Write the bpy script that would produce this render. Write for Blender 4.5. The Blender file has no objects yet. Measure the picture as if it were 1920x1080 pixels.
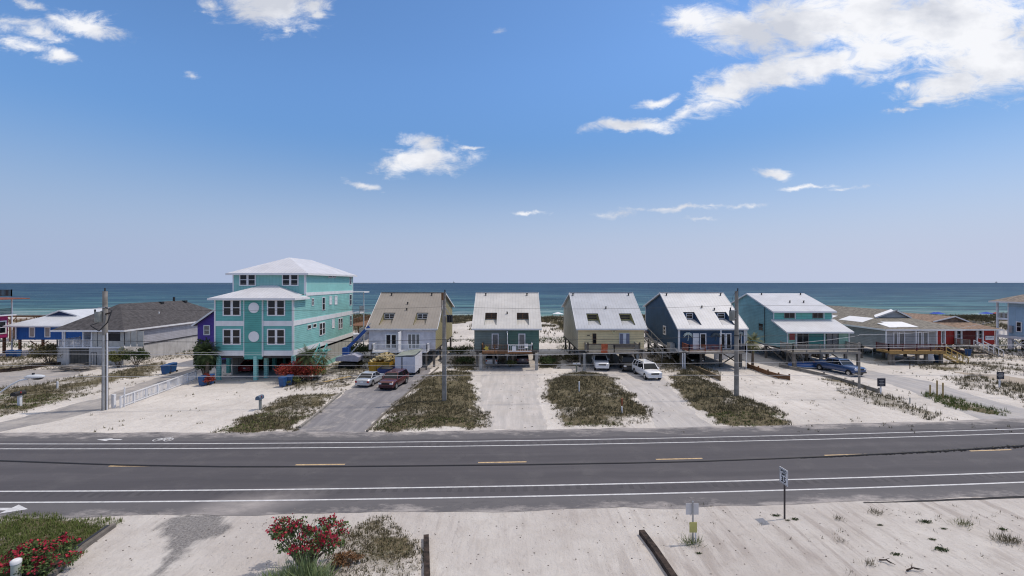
import bpy, bmesh, math, random
import numpy as np
from mathutils import Vector, Matrix
R = math.radians
rnd = random.Random(11)
nr = np.random.RandomState(5)
C = bpy.context.scene.collection
F, H = 853.33, 11.9          # focal length (px of a 1920 wide frame), eye height over the road (m)

# ---------------------------------------------------------------- camera
cam = bpy.data.cameras.new('camera'); co = bpy.data.objects.new('camera', cam); C.objects.link(co)
co.location = (0, 0, H); co.rotation_euler = (R(90), 0, 0)
cam.sensor_width = 36; cam.lens = 16.0; cam.shift_y = -10/1920
cam.clip_start = .1; cam.clip_end = 90000
sc = bpy.context.scene; sc.camera = co

# ---------------------------------------------------------------- sky and sun
SUN_EL, SUN_AZ = 60, 78      # azimuth clockwise from +Y (straight ahead)
w = bpy.data.worlds.new('World'); sc.world = w; w.use_nodes = True
wn, wl = w.node_tree.nodes, w.node_tree.links
wn.clear()
def N(t, **k):
    n = wn.new(t)
    for a, b in k.items(): setattr(n, a, b)
    return n
def mth(op, a, b=None, c=None, clamp=False):
    n = N('ShaderNodeMath', operation=op, use_clamp=clamp)
    for i, x in enumerate((a, b, c)):
        if x is None: continue
        if isinstance(x, (int, float)): n.inputs[i].default_value = x
        else: wl.new(x, n.inputs[i])
    return n.outputs[0]
out = N('ShaderNodeOutputWorld'); bg = N('ShaderNodeBackground'); bg.inputs[1].default_value = 0.10
wl.new(bg.outputs[0], out.inputs[0])
sky = N('ShaderNodeTexSky', sky_type='NISHITA', sun_disc=False, sun_elevation=R(SUN_EL), sun_rotation=R(SUN_AZ))
sky.air_density = 1.0; sky.dust_density = .7; sky.ozone_density = 2.0; sky.altitude = 10
tint = N('ShaderNodeMixRGB', blend_type='MULTIPLY'); tint.inputs[0].default_value = 1; tint.inputs[2].default_value = (1.02, 1.36, 1.68, 1)
wl.new(sky.outputs[0], tint.inputs[1])
tc = N('ShaderNodeTexCoord'); sep = N('ShaderNodeSeparateXYZ'); wl.new(tc.outputs['Generated'], sep.inputs[0])
dy = mth('MAXIMUM', sep.outputs[1], .05)
u = mth('DIVIDE', sep.outputs[0], dy); v = mth('DIVIDE', sep.outputs[2], dy)
uv = N('ShaderNodeCombineXYZ'); wl.new(u, uv.inputs[0]); wl.new(v, uv.inputs[1])
# sea haze low in the sky, a little brighter towards the sun side
hzf = N('ShaderNodeMapRange', interpolation_type='SMOOTHSTEP'); wl.new(sep.outputs[2], hzf.inputs['Value'])
hzf.inputs['From Min'].default_value = .31; hzf.inputs['From Max'].default_value = .02; hzf.inputs['To Min'].default_value = 0; hzf.inputs['To Max'].default_value = 1
hzc = N('ShaderNodeMixRGB'); hzc.inputs[1].default_value = (3.9, 4.7, 6.6, 1); hzc.inputs[2].default_value = (5.3, 5.85, 7.5, 1)
wl.new(mth('MULTIPLY_ADD', sep.outputs[0], .7, .55, clamp=True), hzc.inputs[0])
hz = N('ShaderNodeMixRGB'); wl.new(hzf.outputs[0], hz.inputs[0]); mdf = N('ShaderNodeMapRange', interpolation_type='SMOOTHSTEP'); wl.new(mth('MULTIPLY_ADD', sep.outputs[0], -.09, sep.outputs[2]), mdf.inputs['Value']); mdf.inputs['From Min'].default_value = .44; mdf.inputs['From Max'].default_value = .17
md = N('ShaderNodeMixRGB', blend_type='MULTIPLY'); md.inputs[2].default_value = (.70, .72, .72, 1); wl.new(mdf.outputs[0], md.inputs[0]); wl.new(tint.outputs[0], md.inputs[1]); wl.new(md.outputs[0], hz.inputs[1]); wl.new(hzc.outputs[0], hz.inputs[2])
# unseen white zenith above the picture, added for brighter, neutral fill light
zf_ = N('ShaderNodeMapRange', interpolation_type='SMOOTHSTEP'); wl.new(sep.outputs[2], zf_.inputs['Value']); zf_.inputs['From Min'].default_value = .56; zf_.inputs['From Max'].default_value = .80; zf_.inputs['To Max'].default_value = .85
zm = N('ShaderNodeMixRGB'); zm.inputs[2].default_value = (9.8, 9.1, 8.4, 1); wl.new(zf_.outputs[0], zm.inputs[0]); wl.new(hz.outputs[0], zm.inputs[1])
# slow warp so that the cloud outlines are uneven
n1 = N('ShaderNodeTexNoise'); n1.inputs['Scale'].default_value = 9; n1.inputs['Detail'].default_value = 6; n1.inputs['Roughness'].default_value = .62
wl.new(uv.outputs[0], n1.inputs['Vector'])
sb = N('ShaderNodeVectorMath', operation='SUBTRACT'); wl.new(n1.outputs['Color'], sb.inputs[0]); sb.inputs[1].default_value = (.5, .5, .5)
ml = N('ShaderNodeVectorMath', operation='MULTIPLY'); wl.new(sb.outputs[0], ml.inputs[0]); ml.inputs[1].default_value = (.11, .055, 0)
ad = N('ShaderNodeVectorMath', operation='ADD'); wl.new(uv.outputs[0], ad.inputs[0]); wl.new(ml.outputs[0], ad.inputs[1])
CL = [(500,-2,95,52,-12,1),(385,16,28,16,-25,.8),(545,58,16,10,0,.7),(592,28,14,12,0,.7),(575,8,26,20,0,.7),
 (155,42,68,20,-13,.8),(100,30,30,10,-10,.5),(35,38,50,12,0,.45),(20,76,38,13,-22,.6),(55,93,60,14,-12,.6),(112,104,46,14,-16,.75),(50,5,60,8,-20,.4),
 (795,298,78,25,4,1),(800,268,48,16,-8,.75),(845,290,40,16,0,.6),(882,274,22,4,0,.6),(681,345,36,8,-14,.8),
 (1190,234,82,13,0,1),(1225,190,42,9,6,.7),(1290,212,42,9,14,.6),(1330,196,30,10,30,.7),
 (1370,165,75,32,25,1.1),(1460,135,110,30,18,1.1),(1560,120,100,30,10,1),(1640,100,80,45,10,1),
 (1300,42,58,26,-12,1),(1400,58,110,38,-10,1.1),(1520,45,160,50,0,1.1),(1650,30,150,60,0,1.1),
 (1800,50,170,80,0,1.2),(1860,120,130,60,8,1.1),(1790,160,80,30,10,1),(1735,192,45,9,12,.8),(1690,209,35,4,3,.6),(1690,160,12,8,0,.6),
 (1455,322,38,9,0,.75),(1508,349,44,5,4,.65),(1292,392,66,6,2,.6),(1395,384,42,4,4,.45),(1145,402,42,7,0,.5),(987,398,28,4,0,.55),(1308,413,20,3,0,.4),(1620,351,16,3,0,.35),(367,146,10,5,-20,.35),(1240,392,40,4,3,.5),(1330,386,30,4,2,.5),(1570,352,20,3,0,.4),(930,60,10,5,0,.2),(60,58,70,14,-15,.55),
 (2080,60,150,120,0,1.1),(-160,60,120,30,-10,.8),(2400,260,160,18,3,.7)]
acc = None
for (px, py, a, b, r, s) in CL:
    m = N('ShaderNodeMapping', vector_type='TEXTURE')
    m.inputs['Location'].default_value = ((px-960)/F, (530-py)/F, 0)
    m.inputs['Rotation'].default_value = (0, 0, R(r)); m.inputs['Scale'].default_value = (a*1.25/F, b*1.25/F, 1)
    wl.new(ad.outputs[0], m.inputs['Vector'])
    ln = N('ShaderNodeVectorMath', operation='LENGTH'); wl.new(m.outputs[0], ln.inputs[0])
    e = mth('MULTIPLY_ADD', ln.outputs['Value'], -s, s)
    acc = e if acc is None else mth('SMOOTH_MAX', acc, e, .12)
# ragged detail, stretched sideways as fair-weather cloud shreds are
mp = N('ShaderNodeMapping'); mp.inputs['Scale'].default_value = (1, 2.4, 1); mp.inputs['Rotation'].default_value = (0, 0, R(-8)); wl.new(uv.outputs[0], mp.inputs['Vector'])
n2 = N('ShaderNodeTexNoise'); n2.inputs['Scale'].default_value = 12; n2.inputs['Detail'].default_value = 13; n2.inputs['Roughness'].default_value = .70; n2.inputs['Distortion'].default_value = .55
wl.new(mp.outputs[0], n2.inputs['Vector'])
dens = mth('ADD', acc, mth('MULTIPLY', mth('SUBTRACT', n2.outputs['Fac'], .5), 2.0))
mr = N('ShaderNodeMapRange', interpolation_type='SMOOTHSTEP'); wl.new(dens, mr.inputs['Value']); mr.inputs['From Min'].default_value = -.10; mr.inputs['From Max'].default_value = .72
front = mth('GREATER_THAN', sep.outputs[1], .06)
alpha = mth('MULTIPLY', mr.outputs[0], front)
n3 = N('ShaderNodeTexNoise'); n3.inputs['Scale'].default_value = 4.5; n3.inputs['Detail'].default_value = 7; n3.inputs['Roughness'].default_value = .55
mp3 = N('ShaderNodeMapping'); mp3.inputs['Scale'].default_value = (1, 1.7, 1); mp3.inputs['Location'].default_value = (3.1, 1.7, 0); wl.new(uv.outputs[0], mp3.inputs['Vector']); wl.new(mp3.outputs[0], n3.inputs['Vector'])
cr = N('ShaderNodeValToRGB'); wl.new(n3.outputs['Fac'], cr.inputs[0])
cr.color_ramp.elements[0].position = .38; cr.color_ramp.elements[0].color = (6.2, 6.5, 7.3, 1)
cr.color_ramp.elements[1].position = .58; cr.color_ramp.elements[1].color = (9.3, 9.4, 9.8, 1)
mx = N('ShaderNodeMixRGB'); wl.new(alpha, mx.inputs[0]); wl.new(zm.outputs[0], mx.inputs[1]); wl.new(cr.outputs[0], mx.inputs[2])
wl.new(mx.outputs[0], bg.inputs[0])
w.cycles.sampling_method = 'MANUAL'; w.cycles.sample_map_resolution = 512

sl = bpy.data.lights.new('sun', 'SUN'); sl.energy = 2.55; sl.angle = R(.5); sl.color = (1, .90, .78)
so = bpy.data.objects.new('sun', sl); C.objects.link(so)
sd = Vector((math.sin(R(SUN_AZ))*math.cos(R(SUN_EL)), math.cos(R(SUN_AZ))*math.cos(R(SUN_EL)), math.sin(R(SUN_EL))))
so.rotation_euler = sd.to_track_quat('Z', 'Y').to_euler(); so.location = (40, 20, 60)
vs_ = sc.view_settings; vs_.view_transform = 'Standard'; vs_.look = 'None'; vs_.exposure = 0; vs_.gamma = 1; vs_.use_curve_mapping = False
sc.cycles.pixel_filter_type = 'BLACKMAN_HARRIS'; sc.cycles.filter_width = 1.15; sc.cycles.max_bounces = 6; sc.cycles.diffuse_bounces = 3; sc.cycles.glossy_bounces = 3

# ---------------------------------------------------------------- helpers
def wx(px, Y): return (px-960)/F*Y
def wz(py, Y): return H-(py-530)/F*Y
def gp(px, py, z=0.0):
    Y = F*(H-z)/(py-530); return (wx(px, Y), Y)

class MB:
    def __init__(s): s.v = []; s.f = []; s.sm = []
    def add(s, vs, fs, sm=False):
        n = len(s.v); s.v += [tuple(p) for p in vs]; s.f += [tuple(i+n for i in f) for f in fs]; s.sm += [sm]*len(fs); return s
    def box(s, x0, x1, y0, y1, z0, z1):
        return s.add([(x0,y0,z0),(x1,y0,z0),(x1,y1,z0),(x0,y1,z0),(x0,y0,z1),(x1,y0,z1),(x1,y1,z1),(x0,y1,z1)],
              [(0,3,2,1),(4,5,6,7),(0,1,5,4),(1,2,6,5),(2,3,7,6),(3,0,4,7)])
    def poly(s, *p): return s.add(p, [tuple(range(len(p)))])
    def slab(s, p, t):           # polygon given thickness t downwards
        n = len(p); q = [(a, b, c-t) for a, b, c in p]
        return s.add(list(p)+q, [tuple(range(n)), tuple(range(2*n-1, n-1, -1))]+[(i, (i+1) % n, n+(i+1) % n, n+i) for i in range(n)])
    def prism(s, p, ax, a, b):
        f = {'x': lambda t, q: (t, q[0], q[1]), 'y': lambda t, q: (q[0], t, q[1]), 'z': lambda t, q: (q[0], q[1], t)}[ax]
        n = len(p)
        return s.add([f(a, q) for q in p]+[f(b, q) for q in p], [tuple(range(n)), tuple(range(2*n-1, n-1, -1))]+[(i, (i+1) % n, n+(i+1) % n, n+i) for i in range(n)])
    def tube(s, pts, r, n=8, cap=True):
        pts = [Vector(p) for p in pts]; m = len(pts); rs = r if isinstance(r, (list, tuple)) else [r]*m
        vs = []; ref = None
        for i, p in enumerate(pts):
            t = (pts[min(i+1, m-1)]-pts[max(i-1, 0)]).normalized()
            a = t.orthogonal().normalized() if ref is None else (ref-t*ref.dot(t)).normalized()
            ref = a; b = t.cross(a)
            for k in range(n):
                an = 2*math.pi*k/n; vs.append(p+(a*math.cos(an)+b*math.sin(an))*rs[i])
        fs = [(i*n+k, i*n+(k+1) % n, (i+1)*n+(k+1) % n, (i+1)*n+k) for i in range(m-1) for k in range(n)]
        s.add(vs, fs, True)
        if cap: s.add(vs[:n], [tuple(range(n))[::-1]]); s.add(vs[-n:], [tuple(range(n))])
        return s
    def bar(s, p, q, w, h, up=(0, 0, 1)):
        p, q = Vector(p), Vector(q); t = (q-p).normalized(); up = Vector(up)
        if abs(t.dot(up)) > .98: up = Vector((0, 1, 0))
        a = t.cross(up).normalized()*w/2; b = a.cross(t).normalized()*h/2
        vs = [e+i*a+j*b for e in (p, q) for i, j in ((-1,-1),(1,-1),(1,1),(-1,1))]
        return s.add(vs, [(0,1,2,3),(7,6,5,4),(0,4,5,1),(1,5,6,2),(2,6,7,3),(3,7,4,0)])
    def ell(s, c, r, nu=12, nv=8, f=None):
        vs = [(c[0], c[1], c[2]+r[2])]; fs = []
        for i in range(1, nv):
            th = math.pi*i/nv
            for k in range(nu):
                ph = 2*math.pi*k/nu; vs.append((c[0]+r[0]*math.sin(th)*math.cos(ph), c[1]+r[1]*math.sin(th)*math.sin(ph), c[2]+r[2]*math.cos(th)))
        vs.append((c[0], c[1], c[2]-r[2]))
        for k in range(nu):
            fs.append((0, 1+k, 1+(k+1) % nu)); l = 1+(nv-2)*nu; fs.append((l+(k+1) % nu, l+k, len(vs)-1))
            for i in range(nv-2): a = 1+i*nu; fs.append((a+k, a+nu+k, a+nu+(k+1) % nu, a+(k+1) % nu))
        return s.add(vs, fs, True)
    def cyl(s, c, r, h, n=16, ax='z'):
        d = {'x': (h, 0, 0), 'y': (0, h, 0), 'z': (0, 0, h)}[ax]
        return s.tube([c, (c[0]+d[0], c[1]+d[1], c[2]+d[2])], r, n)

def tag(o, label=None, cat=None, group=None, kind=None):
    if label: o['label'] = label
    if cat: o['category'] = cat
    if group: o['group'] = group
    if kind: o['kind'] = kind
    return o
def root_of(p):
    while p.parent: p = p.parent
    return p
def part(name, mb, mat, parent=None, label=None):
    o0 = root_of(parent).location if parent else Vector((0, 0, 0))
    me = bpy.data.meshes.new(name); me.from_pydata([(a-o0[0], b-o0[1], c-o0[2]) for a, b, c in mb.v], [], mb.f)
    me.polygons.foreach_set('use_smooth', mb.sm); me.materials.append(mat); me.update()
    o = bpy.data.objects.new(name, me); C.objects.link(o)
    if parent: o.parent = parent
    if label: o['label'] = label
    return o
def single(name, mb, mat, label, cat, group=None, kind=None, org=None):
    # a thing that is one mesh, its origin at its base
    o0 = Vector(org) if org else Vector((0, 0, 0))
    mb.v = [(a-o0[0], b-o0[1], c-o0[2]) for a, b, c in mb.v]
    o = part(name, mb, mat); o.location = o0
    return tag(o, label, cat, group, kind)
def thing(name, loc, label, cat, group=None, rz=0):
    o = bpy.data.objects.new(name, None); C.objects.link(o); o.location = loc; o.rotation_euler = (0, 0, rz); o.empty_display_size = .5
    return tag(o, label, cat, group)
def copy_tree(o, parent=None):
    c = o.copy(); C.objects.link(c)
    if parent: c.parent = parent
    for ch in list(o.children): copy_tree(ch, c)
    return c
def place(proto, loc, rz=0, label=None, sc_=1, first=False):
    o = proto if first else copy_tree(proto)
    o.location = loc; o.rotation_euler = (0, 0, rz); o.scale = (sc_,)*3
    if label: o['label'] = label
    return o
def mesh_np(name, V, k, mat, parent=None):
    # V: (n*k,3) vertices of n separate k-gons
    n = len(V)//k; me = bpy.data.meshes.new(name)
    me.vertices.add(len(V)); me.vertices.foreach_set('co', np.asarray(V, dtype=np.float32).ravel())
    me.loops.add(len(V)); me.loops.foreach_set('vertex_index', np.arange(len(V), dtype=np.int32))
    me.polygons.add(n); me.polygons.foreach_set('loop_start', np.arange(0, len(V), k, dtype=np.int32))
    me.update(calc_edges=True); me.validate(); me.materials.append(mat)
    o = bpy.data.objects.new(name, me); C.objects.link(o)
    if parent: o.parent = parent
    return o

# value noise in numpy, for terrain and for scattering
LAT = nr.rand(256, 256)
def vnoise(x, y):
    x = np.asarray(x, float); y = np.asarray(y, float)
    xi = np.floor(x).astype(int); yi = np.floor(y).astype(int); fx = x-xi; fy = y-yi
    fx = fx*fx*(3-2*fx); fy = fy*fy*(3-2*fy)
    g = lambda a, b: LAT[a & 255, b & 255]
    return (g(xi, yi)*(1-fx)+g(xi+1, yi)*fx)*(1-fy)+(g(xi, yi+1)*(1-fx)+g(xi+1, yi+1)*fx)*fy
def fbm(x, y, o=4):
    s = 0; a = .5; t = 0
    for i in range(o): s = s+a*vnoise(x*2**i+17*i, y*2**i+31*i); t += a; a *= .5
    return s/t
def sstep(a, b, x):
    t = np.clip((x-a)/(b-a), 0, 1); return t*t*(3-2*t)
def sdist(poly, X, Y):
    # distance inside a polygon, negative outside
    ins = np.zeros(X.shape, bool); d = np.full(X.shape, 1e9); n = len(poly)
    for i in range(n):
        (x1, y1), (x2, y2) = poly[i], poly[(i+1) % n]
        c = ((y1 > Y) != (y2 > Y)) & (X < (x2-x1)*(Y-y1)/((y2-y1) if y2 != y1 else 1e-9)+x1); ins ^= c
        L = (x2-x1)**2+(y2-y1)**2+1e-12; t = np.clip(((X-x1)*(x2-x1)+(Y-y1)*(y2-y1))/L, 0, 1)
        d = np.minimum(d, np.hypot(X-x1-t*(x2-x1), Y-y1-t*(y2-y1)))
    return np.where(ins, d, -d)
def ragged(poly, step=.6, amp=.18, seed=0):
    o = []
    for i, (x1, y1) in enumerate(poly):
        x2, y2 = poly[(i+1) % len(poly)]; L = math.hypot(x2-x1, y2-y1); n = max(1, int(L/step))
        nx, ny = -(y2-y1)/max(L, 1e-6), (x2-x1)/max(L, 1e-6)
        for k in range(n):
            t = k/n; x = x1+(x2-x1)*t; y = y1+(y2-y1)*t; j = (float(fbm(x*.9+seed, y*.9, 3))-.5)*amp*4
            o.append((x+nx*j, y+ny*j))
    return o

# ---------------------------------------------------------------- materials
def M(name, col, rough=.75, var=.12, vs=1.5, bump=0., bs=30, metal=0, stripe=None, stripe2=None, spec=.4, col2=None, island=False, dirt=0, coat=0):
    m = bpy.data.materials.new(name); m.use_nodes = True; nt = m.node_tree; n = nt.nodes; l = nt.links
    b = n['Principled BSDF']; b.inputs['Roughness'].default_value = rough; b.inputs['Metallic'].default_value = metal
    b.inputs['Specular IOR Level'].default_value = spec
    if coat: b.inputs['Coat Weight'].default_value = coat; b.inputs['Coat Roughness'].default_value = .05
    tcn = n.new('ShaderNodeTexCoord'); cc = tcn.outputs['Object']
    c2 = col2 or tuple(max(0, x*(1-2*var)) for x in col); c1 = col if col2 else tuple(min(1, x*(1+var*.5)) for x in col)
    mix = n.new('ShaderNodeMixRGB'); mix.inputs[1].default_value = (*c1, 1); mix.inputs[2].default_value = (*c2, 1)
    nz = n.new('ShaderNodeTexNoise'); nz.inputs['Scale'].default_value = vs; nz.inputs['Detail'].default_value = 6; nz.inputs['Roughness'].default_value = .65; l.new(cc, nz.inputs['Vector'])
    ra = n.new('ShaderNodeMapRange'); ra.inputs['From Min'].default_value = .35; ra.inputs['From Max'].default_value = .68; l.new(nz.outputs['Fac'], ra.inputs['Value'])
    if island:
        g = n.new('ShaderNodeNewGeometry'); a = n.new('ShaderNodeMath'); a.operation = 'MULTIPLY_ADD'; a.inputs[1].default_value = .6; a.use_clamp = True
        l.new(g.outputs['Random Per Island'], a.inputs[0]); k = n.new('ShaderNodeMath'); k.operation = 'MULTIPLY'; k.inputs[1].default_value = .5; l.new(ra.outputs[0], k.inputs[0]); l.new(k.outputs[0], a.inputs[2]); l.new(a.outputs[0], mix.inputs[0])
    else: l.new(ra.outputs[0], mix.inputs[0])
    cur = mix.outputs[0]; hs = []
    sepn = n.new('ShaderNodeSeparateXYZ'); l.new(cc, sepn.inputs[0])
    for st in (stripe, stripe2):
        if not st: continue
        ax, per, frac, dark, bh = st      # axis, period m, groove share, groove darkening, bump height m
        a = n.new('ShaderNodeMath'); a.operation = 'DIVIDE'; a.inputs[1].default_value = per; l.new(sepn.outputs['xyz'.index(ax)], a.inputs[0])
        f_ = n.new('ShaderNodeMath'); f_.operation = 'FRACT'; l.new(a.outputs[0], f_.inputs[0])
        lt = n.new('ShaderNodeMath'); lt.operation = 'LESS_THAN'; lt.inputs[1].default_value = frac; l.new(f_.outputs[0], lt.inputs[0])
        d_ = n.new('ShaderNodeMixRGB'); d_.blend_type = 'MULTIPLY'; d_.inputs[2].default_value = (dark, dark, dark, 1); l.new(lt.outputs[0], d_.inputs[0]); l.new(cur, d_.inputs[1]); cur = d_.outputs[0]
        if bh: hs.append((f_.outputs[0] if frac < .3 else lt.outputs[0], bh))
    if dirt:
        mp_ = n.new('ShaderNodeMapping'); mp_.inputs['Scale'].default_value = (2.2, 2.2, .35); l.new(cc, mp_.inputs['Vector'])
        n_ = n.new('ShaderNodeTexNoise'); n_.inputs['Scale'].default_value = 1.4; n_.inputs['Detail'].default_value = 8; l.new(mp_.outputs[0], n_.inputs['Vector'])
        r_ = n.new('ShaderNodeMapRange'); r_.inputs['From Min'].default_value = .48; r_.inputs['From Max'].default_value = .75; r_.inputs['To Max'].default_value = dirt; l.new(n_.outputs['Fac'], r_.inputs['Value'])
        d_ = n.new('ShaderNodeMixRGB'); d_.inputs[2].default_value = (.16, .13, .10, 1); l.new(r_.outputs[0], d_.inputs[0]); l.new(cur, d_.inputs[1]); cur = d_.outputs[0]
    l.new(cur, b.inputs['Base Color'])
    last = None
    if bump:
        nb = n.new('ShaderNodeTexNoise'); nb.inputs['Scale'].default_value = bs; nb.inputs['Detail'].default_value = 5; l.new(cc, nb.inputs['Vector']); hs.append((nb.outputs['Fac'], bump))
    for h_, d in hs:
        bn = n.new('ShaderNodeBump'); bn.inputs['Distance'].default_value = d; bn.inputs['Strength'].default_value = 1; l.new(h_, bn.inputs['Height'])
        if last: l.new(last, bn.inputs['Normal'])
        last = bn.outputs[0]
    if last: l.new(last, b.inputs['Normal'])
    return m
def siding(name, col, dirt=.2): return M(name, col, .7, .10, .6, stripe=('z', .24, .16, .60, .02), dirt=dirt)
def ribroof(name, col, ax='x'): return M(name, col, .45, .07, .5, stripe=(ax, .42, .12, .84, .02), dirt=.1, spec=.5)
def shingle(name, col): return M(name, col, .95, .28, 2.2, bump=.02, bs=9, stripe=('y', .17, .16, .82, .008))

m_white = M('white_paint', (.72,.72,.74), .5, .05, 1, dirt=.08)
m_trim = M('white_trim', (.68,.68,.70), .5, .05, 1, dirt=.06)
m_glass = M('dark_glass', (.012,.015,.02), .08, .3, .8, spec=.35)
m_blind = M('glass_with_blinds', (.16,.17,.18), .12, .2, 3, spec=.8, stripe=('z', .12, .35, .75, 0))
m_wood = M('weathered_wood', (.20,.165,.13), .9, .25, 2, bump=.01, stripe=('x', .14, .1, .6, 0))
m_pile = M('grey_piling_wood', (.19,.17,.15), .95, .25, 1.5, bump=.01, bs=20)
m_brownwood = M('brown_wood', (.19,.095,.045), .85, .25, 2, bump=.01)
m_redwood = M('red_brown_wood', (.26,.085,.045), .8, .2, 2)
m_newwood = M('yellow_new_wood', (.42,.30,.13), .8, .2, 2)
m_darkwood = M('dark_treated_timber', (.055,.038,.03), .95, .45, 4, bump=.02, bs=14)
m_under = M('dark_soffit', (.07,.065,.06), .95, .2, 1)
m_conc = M('concrete', (.42,.41,.39), .9, .14, 1, bump=.004, dirt=.2)
m_metal = M('galvanised_steel', (.42,.43,.44), .45, .12, 2, metal=.6)
m_black = M('black_plastic', (.02,.02,.022), .6, .2, 2)
m_rubber = M('tyre_rubber', (.022,.022,.023), .9, .2, 5)
m_wire = M('pale_wire', (.5,.5,.52), .5, .1, 1)
m_wired = M('dark_wire', (.03,.03,.035), .6, .1, 1)
m_pole = M('weathered_pole_wood', (.30,.275,.245), .95, .22, 1.2, bump=.012, bs=14, stripe2=None, dirt=.25)
m_binblue = M('blue_bin_plastic', (.018,.075,.21), .5, .12, 2)
m_chrome = M('bright_rim', (.45,.46,.48), .25, .05, 2, metal=.8)
m_lens = M('lamp_lens', (.75,.76,.78), .1, .05, 2, spec=.8)
m_redlens = M('red_lens', (.35,.01,.01), .15, .1, 2, spec=.8)
# ---------------------------------------------------------------- ground layout (outlines read off as ground points)
def PG(*p): return [gp(a, b) for a, b in p]
ISL = {   # vegetated banks: outline, cover, mound height
 'a': (PG((-90,735),(0,728),(60,722),(90,717),(140,706),(190,702),(240,690),(300,678),(318,684),(300,703),(240,712),(200,724),(195,738),(150,745),(100,757),(50,771),(0,783),(-120,795)), .62, .15),
 'b': (PG((400,812),(440,786),(490,771),(520,746),(560,738),(640,737),(600,768),(545,807),(480,814)), .80, .18),
 'c': (PG((688,808),(722,772),(765,735),(800,704),(830,697),(885,697),(890,720),(893,745),(912,775),(916,798),(860,807),(780,812)), .80, .3),
 'd': (PG((1015,735),(1020,715),(1050,703),(1090,697),(1140,703),(1185,735),(1210,762),(1222,786),(1150,803),(1060,803),(1032,775)), .80, .35),
 'e': (PG((1247,706),(1290,700),(1340,718),(1375,738),(1420,752),(1480,777),(1470,796),(1400,803),(1342,797),(1300,765),(1262,735)), .78, .35),
 'f': (PG((1530,712),(1580,708),(1610,722),(1660,738),(1710,756),(1775,782),(1760,790),(1700,775),(1640,760),(1570,735)), .52, .15),
 'g': (PG((1733,737),(1790,744),(1830,756),(1888,776),(1870,780),(1800,768),(1740,750)), .72, .12),
 'h': (PG((1770,708),(1830,704),(1880,715),(1960,728),(2080,740),(2080,775),(1960,762),(1880,744),(1810,730)), .55, .15),
 'i': (PG((-60,975),(30,972),(120,974),(245,976),(205,1000),(160,1030),(120,1060),(90,1095),(80,1200),(-200,1200)), .95, .1),
 'j': (PG((590,978),(700,975),(775,1000),(788,1050),(780,1100),(600,1100)), .62, .1),
 'k': (PG((430,690),(560,700),(620,718),(690,700),(700,690),(720,665),(660,668),(600,690),(560,705),(530,735),(600,725),(640,735),(660,722),(620,700)), .55, .1),
 'l': (PG((560,735),(520,730),(600,700),(660,690),(676,704),(660,722),(640,732)), .45, .1),
 'm': (PG((1205,668),(1290,665),(1300,685),(1350,700),(1330,712),(1245,700),(1235,685)), .6, .15),
 'n': (PG((1011,668),(1060,668),(1046,690),(1008,691)), .85, .1),
 'o': (PG((1060,668),(1095,668),(1096,687),(1068,685)), .75, .1),
 'p': (PG((1700,688),(1780,680),(1850,680),(1960,690),(1960,706),(1850,702),(1760,695)), .55, .2),
 'q': (PG((842,668),(888,668),(894,690),(880,700),(842,700)), .7, .1),
 'r': (PG((-60,668),(60,668),(130,668),(125,690),(40,695),(-60,700)), .55, .1),
 's': (PG((205,672),(290,660),(370,655),(372,672),(300,676),(240,688),(200,688)), .5, .1),
 't': (PG((1735,665),(1900,655),(2000,655),(2000,680),(1800,676)), .4, .1),
}
DRV = {  # paved or compacted drives: outline, tone
 'drive_asphalt': PG((548,812),(600,772),(640,740),(668,724),(700,700),(730,690),(812,690),(800,706),(762,738),(722,772),(684,811)),
 'drive_left': PG((-150,812),(0,792),(100,768),(197,744),(240,727),(300,707),(330,694),(380,683),(400,690),(370,702),(300,722),(225,748),(190,768),(80,795),(-20,812)),
 'drive_far_left': PG((-150,745),(0,738),(60,726),(130,706),(185,690),(205,683),(120,684),(60,690),(0,700),(-150,712)),
 'drive_centre': PG((892,806),(896,760),(900,720),(905,692),(1005,692),(1008,720),(1012,760),(1026,806)),
 'drive_yellow_house': PG((1230,804),(1200,762),(1170,725),(1130,697),(1110,684),(1200,684),(1245,706),(1290,762),(1335,803)),
 'drive_right': PG((1555,697),(1640,712),(1700,731),(1740,747),(1800,772),(1850,790),(1960,806),(2080,806),(2080,792),(1960,778),(1830,742),(1740,715),(1640,697),(1590,688)),
 'drive_brown_house': PG((1640,678),(1700,680),(1780,696),(1880,716),(1990,735),(1990,722),(1880,704),(1790,684),(1720,672),(1640,670)),
}
def height(X, Y):
    X = np.asarray(X, float); Y = np.asarray(Y, float)
    s = sstep(93, 114, Y)*(1-sstep(134, 156, Y))
    z = s*(.9+1.9*fbm(X/16+3, Y/11+7, 3))
    z = z+1.9*np.exp(-((X-125)/9)**2-((Y-113)/10)**2)+.4*np.exp(-((Y-124)/7)**2)*(1-sstep(70, 95, X))
    z = z-3.4*sstep(138, 196, Y)
    z = z+(sstep(86, 98, Y)*(1-sstep(150, 160, Y)))*.5*(fbm(X/4, Y/3, 3)-.5)
    for k, (poly, c, h) in ISL.items():
        xs = [p[0] for p in poly]; ys = [p[1] for p in poly]
        m = (X > min(xs)) & (X < max(xs)) & (Y > min(ys)) & (Y < max(ys))
        if m.any():
            d = sdist(poly, X[m], Y[m]); z[m] += sstep(0, 2.2, d)*h*(.5+1.0*fbm(X[m]/2.5, Y[m]/2.5, 3))
    return z
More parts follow.
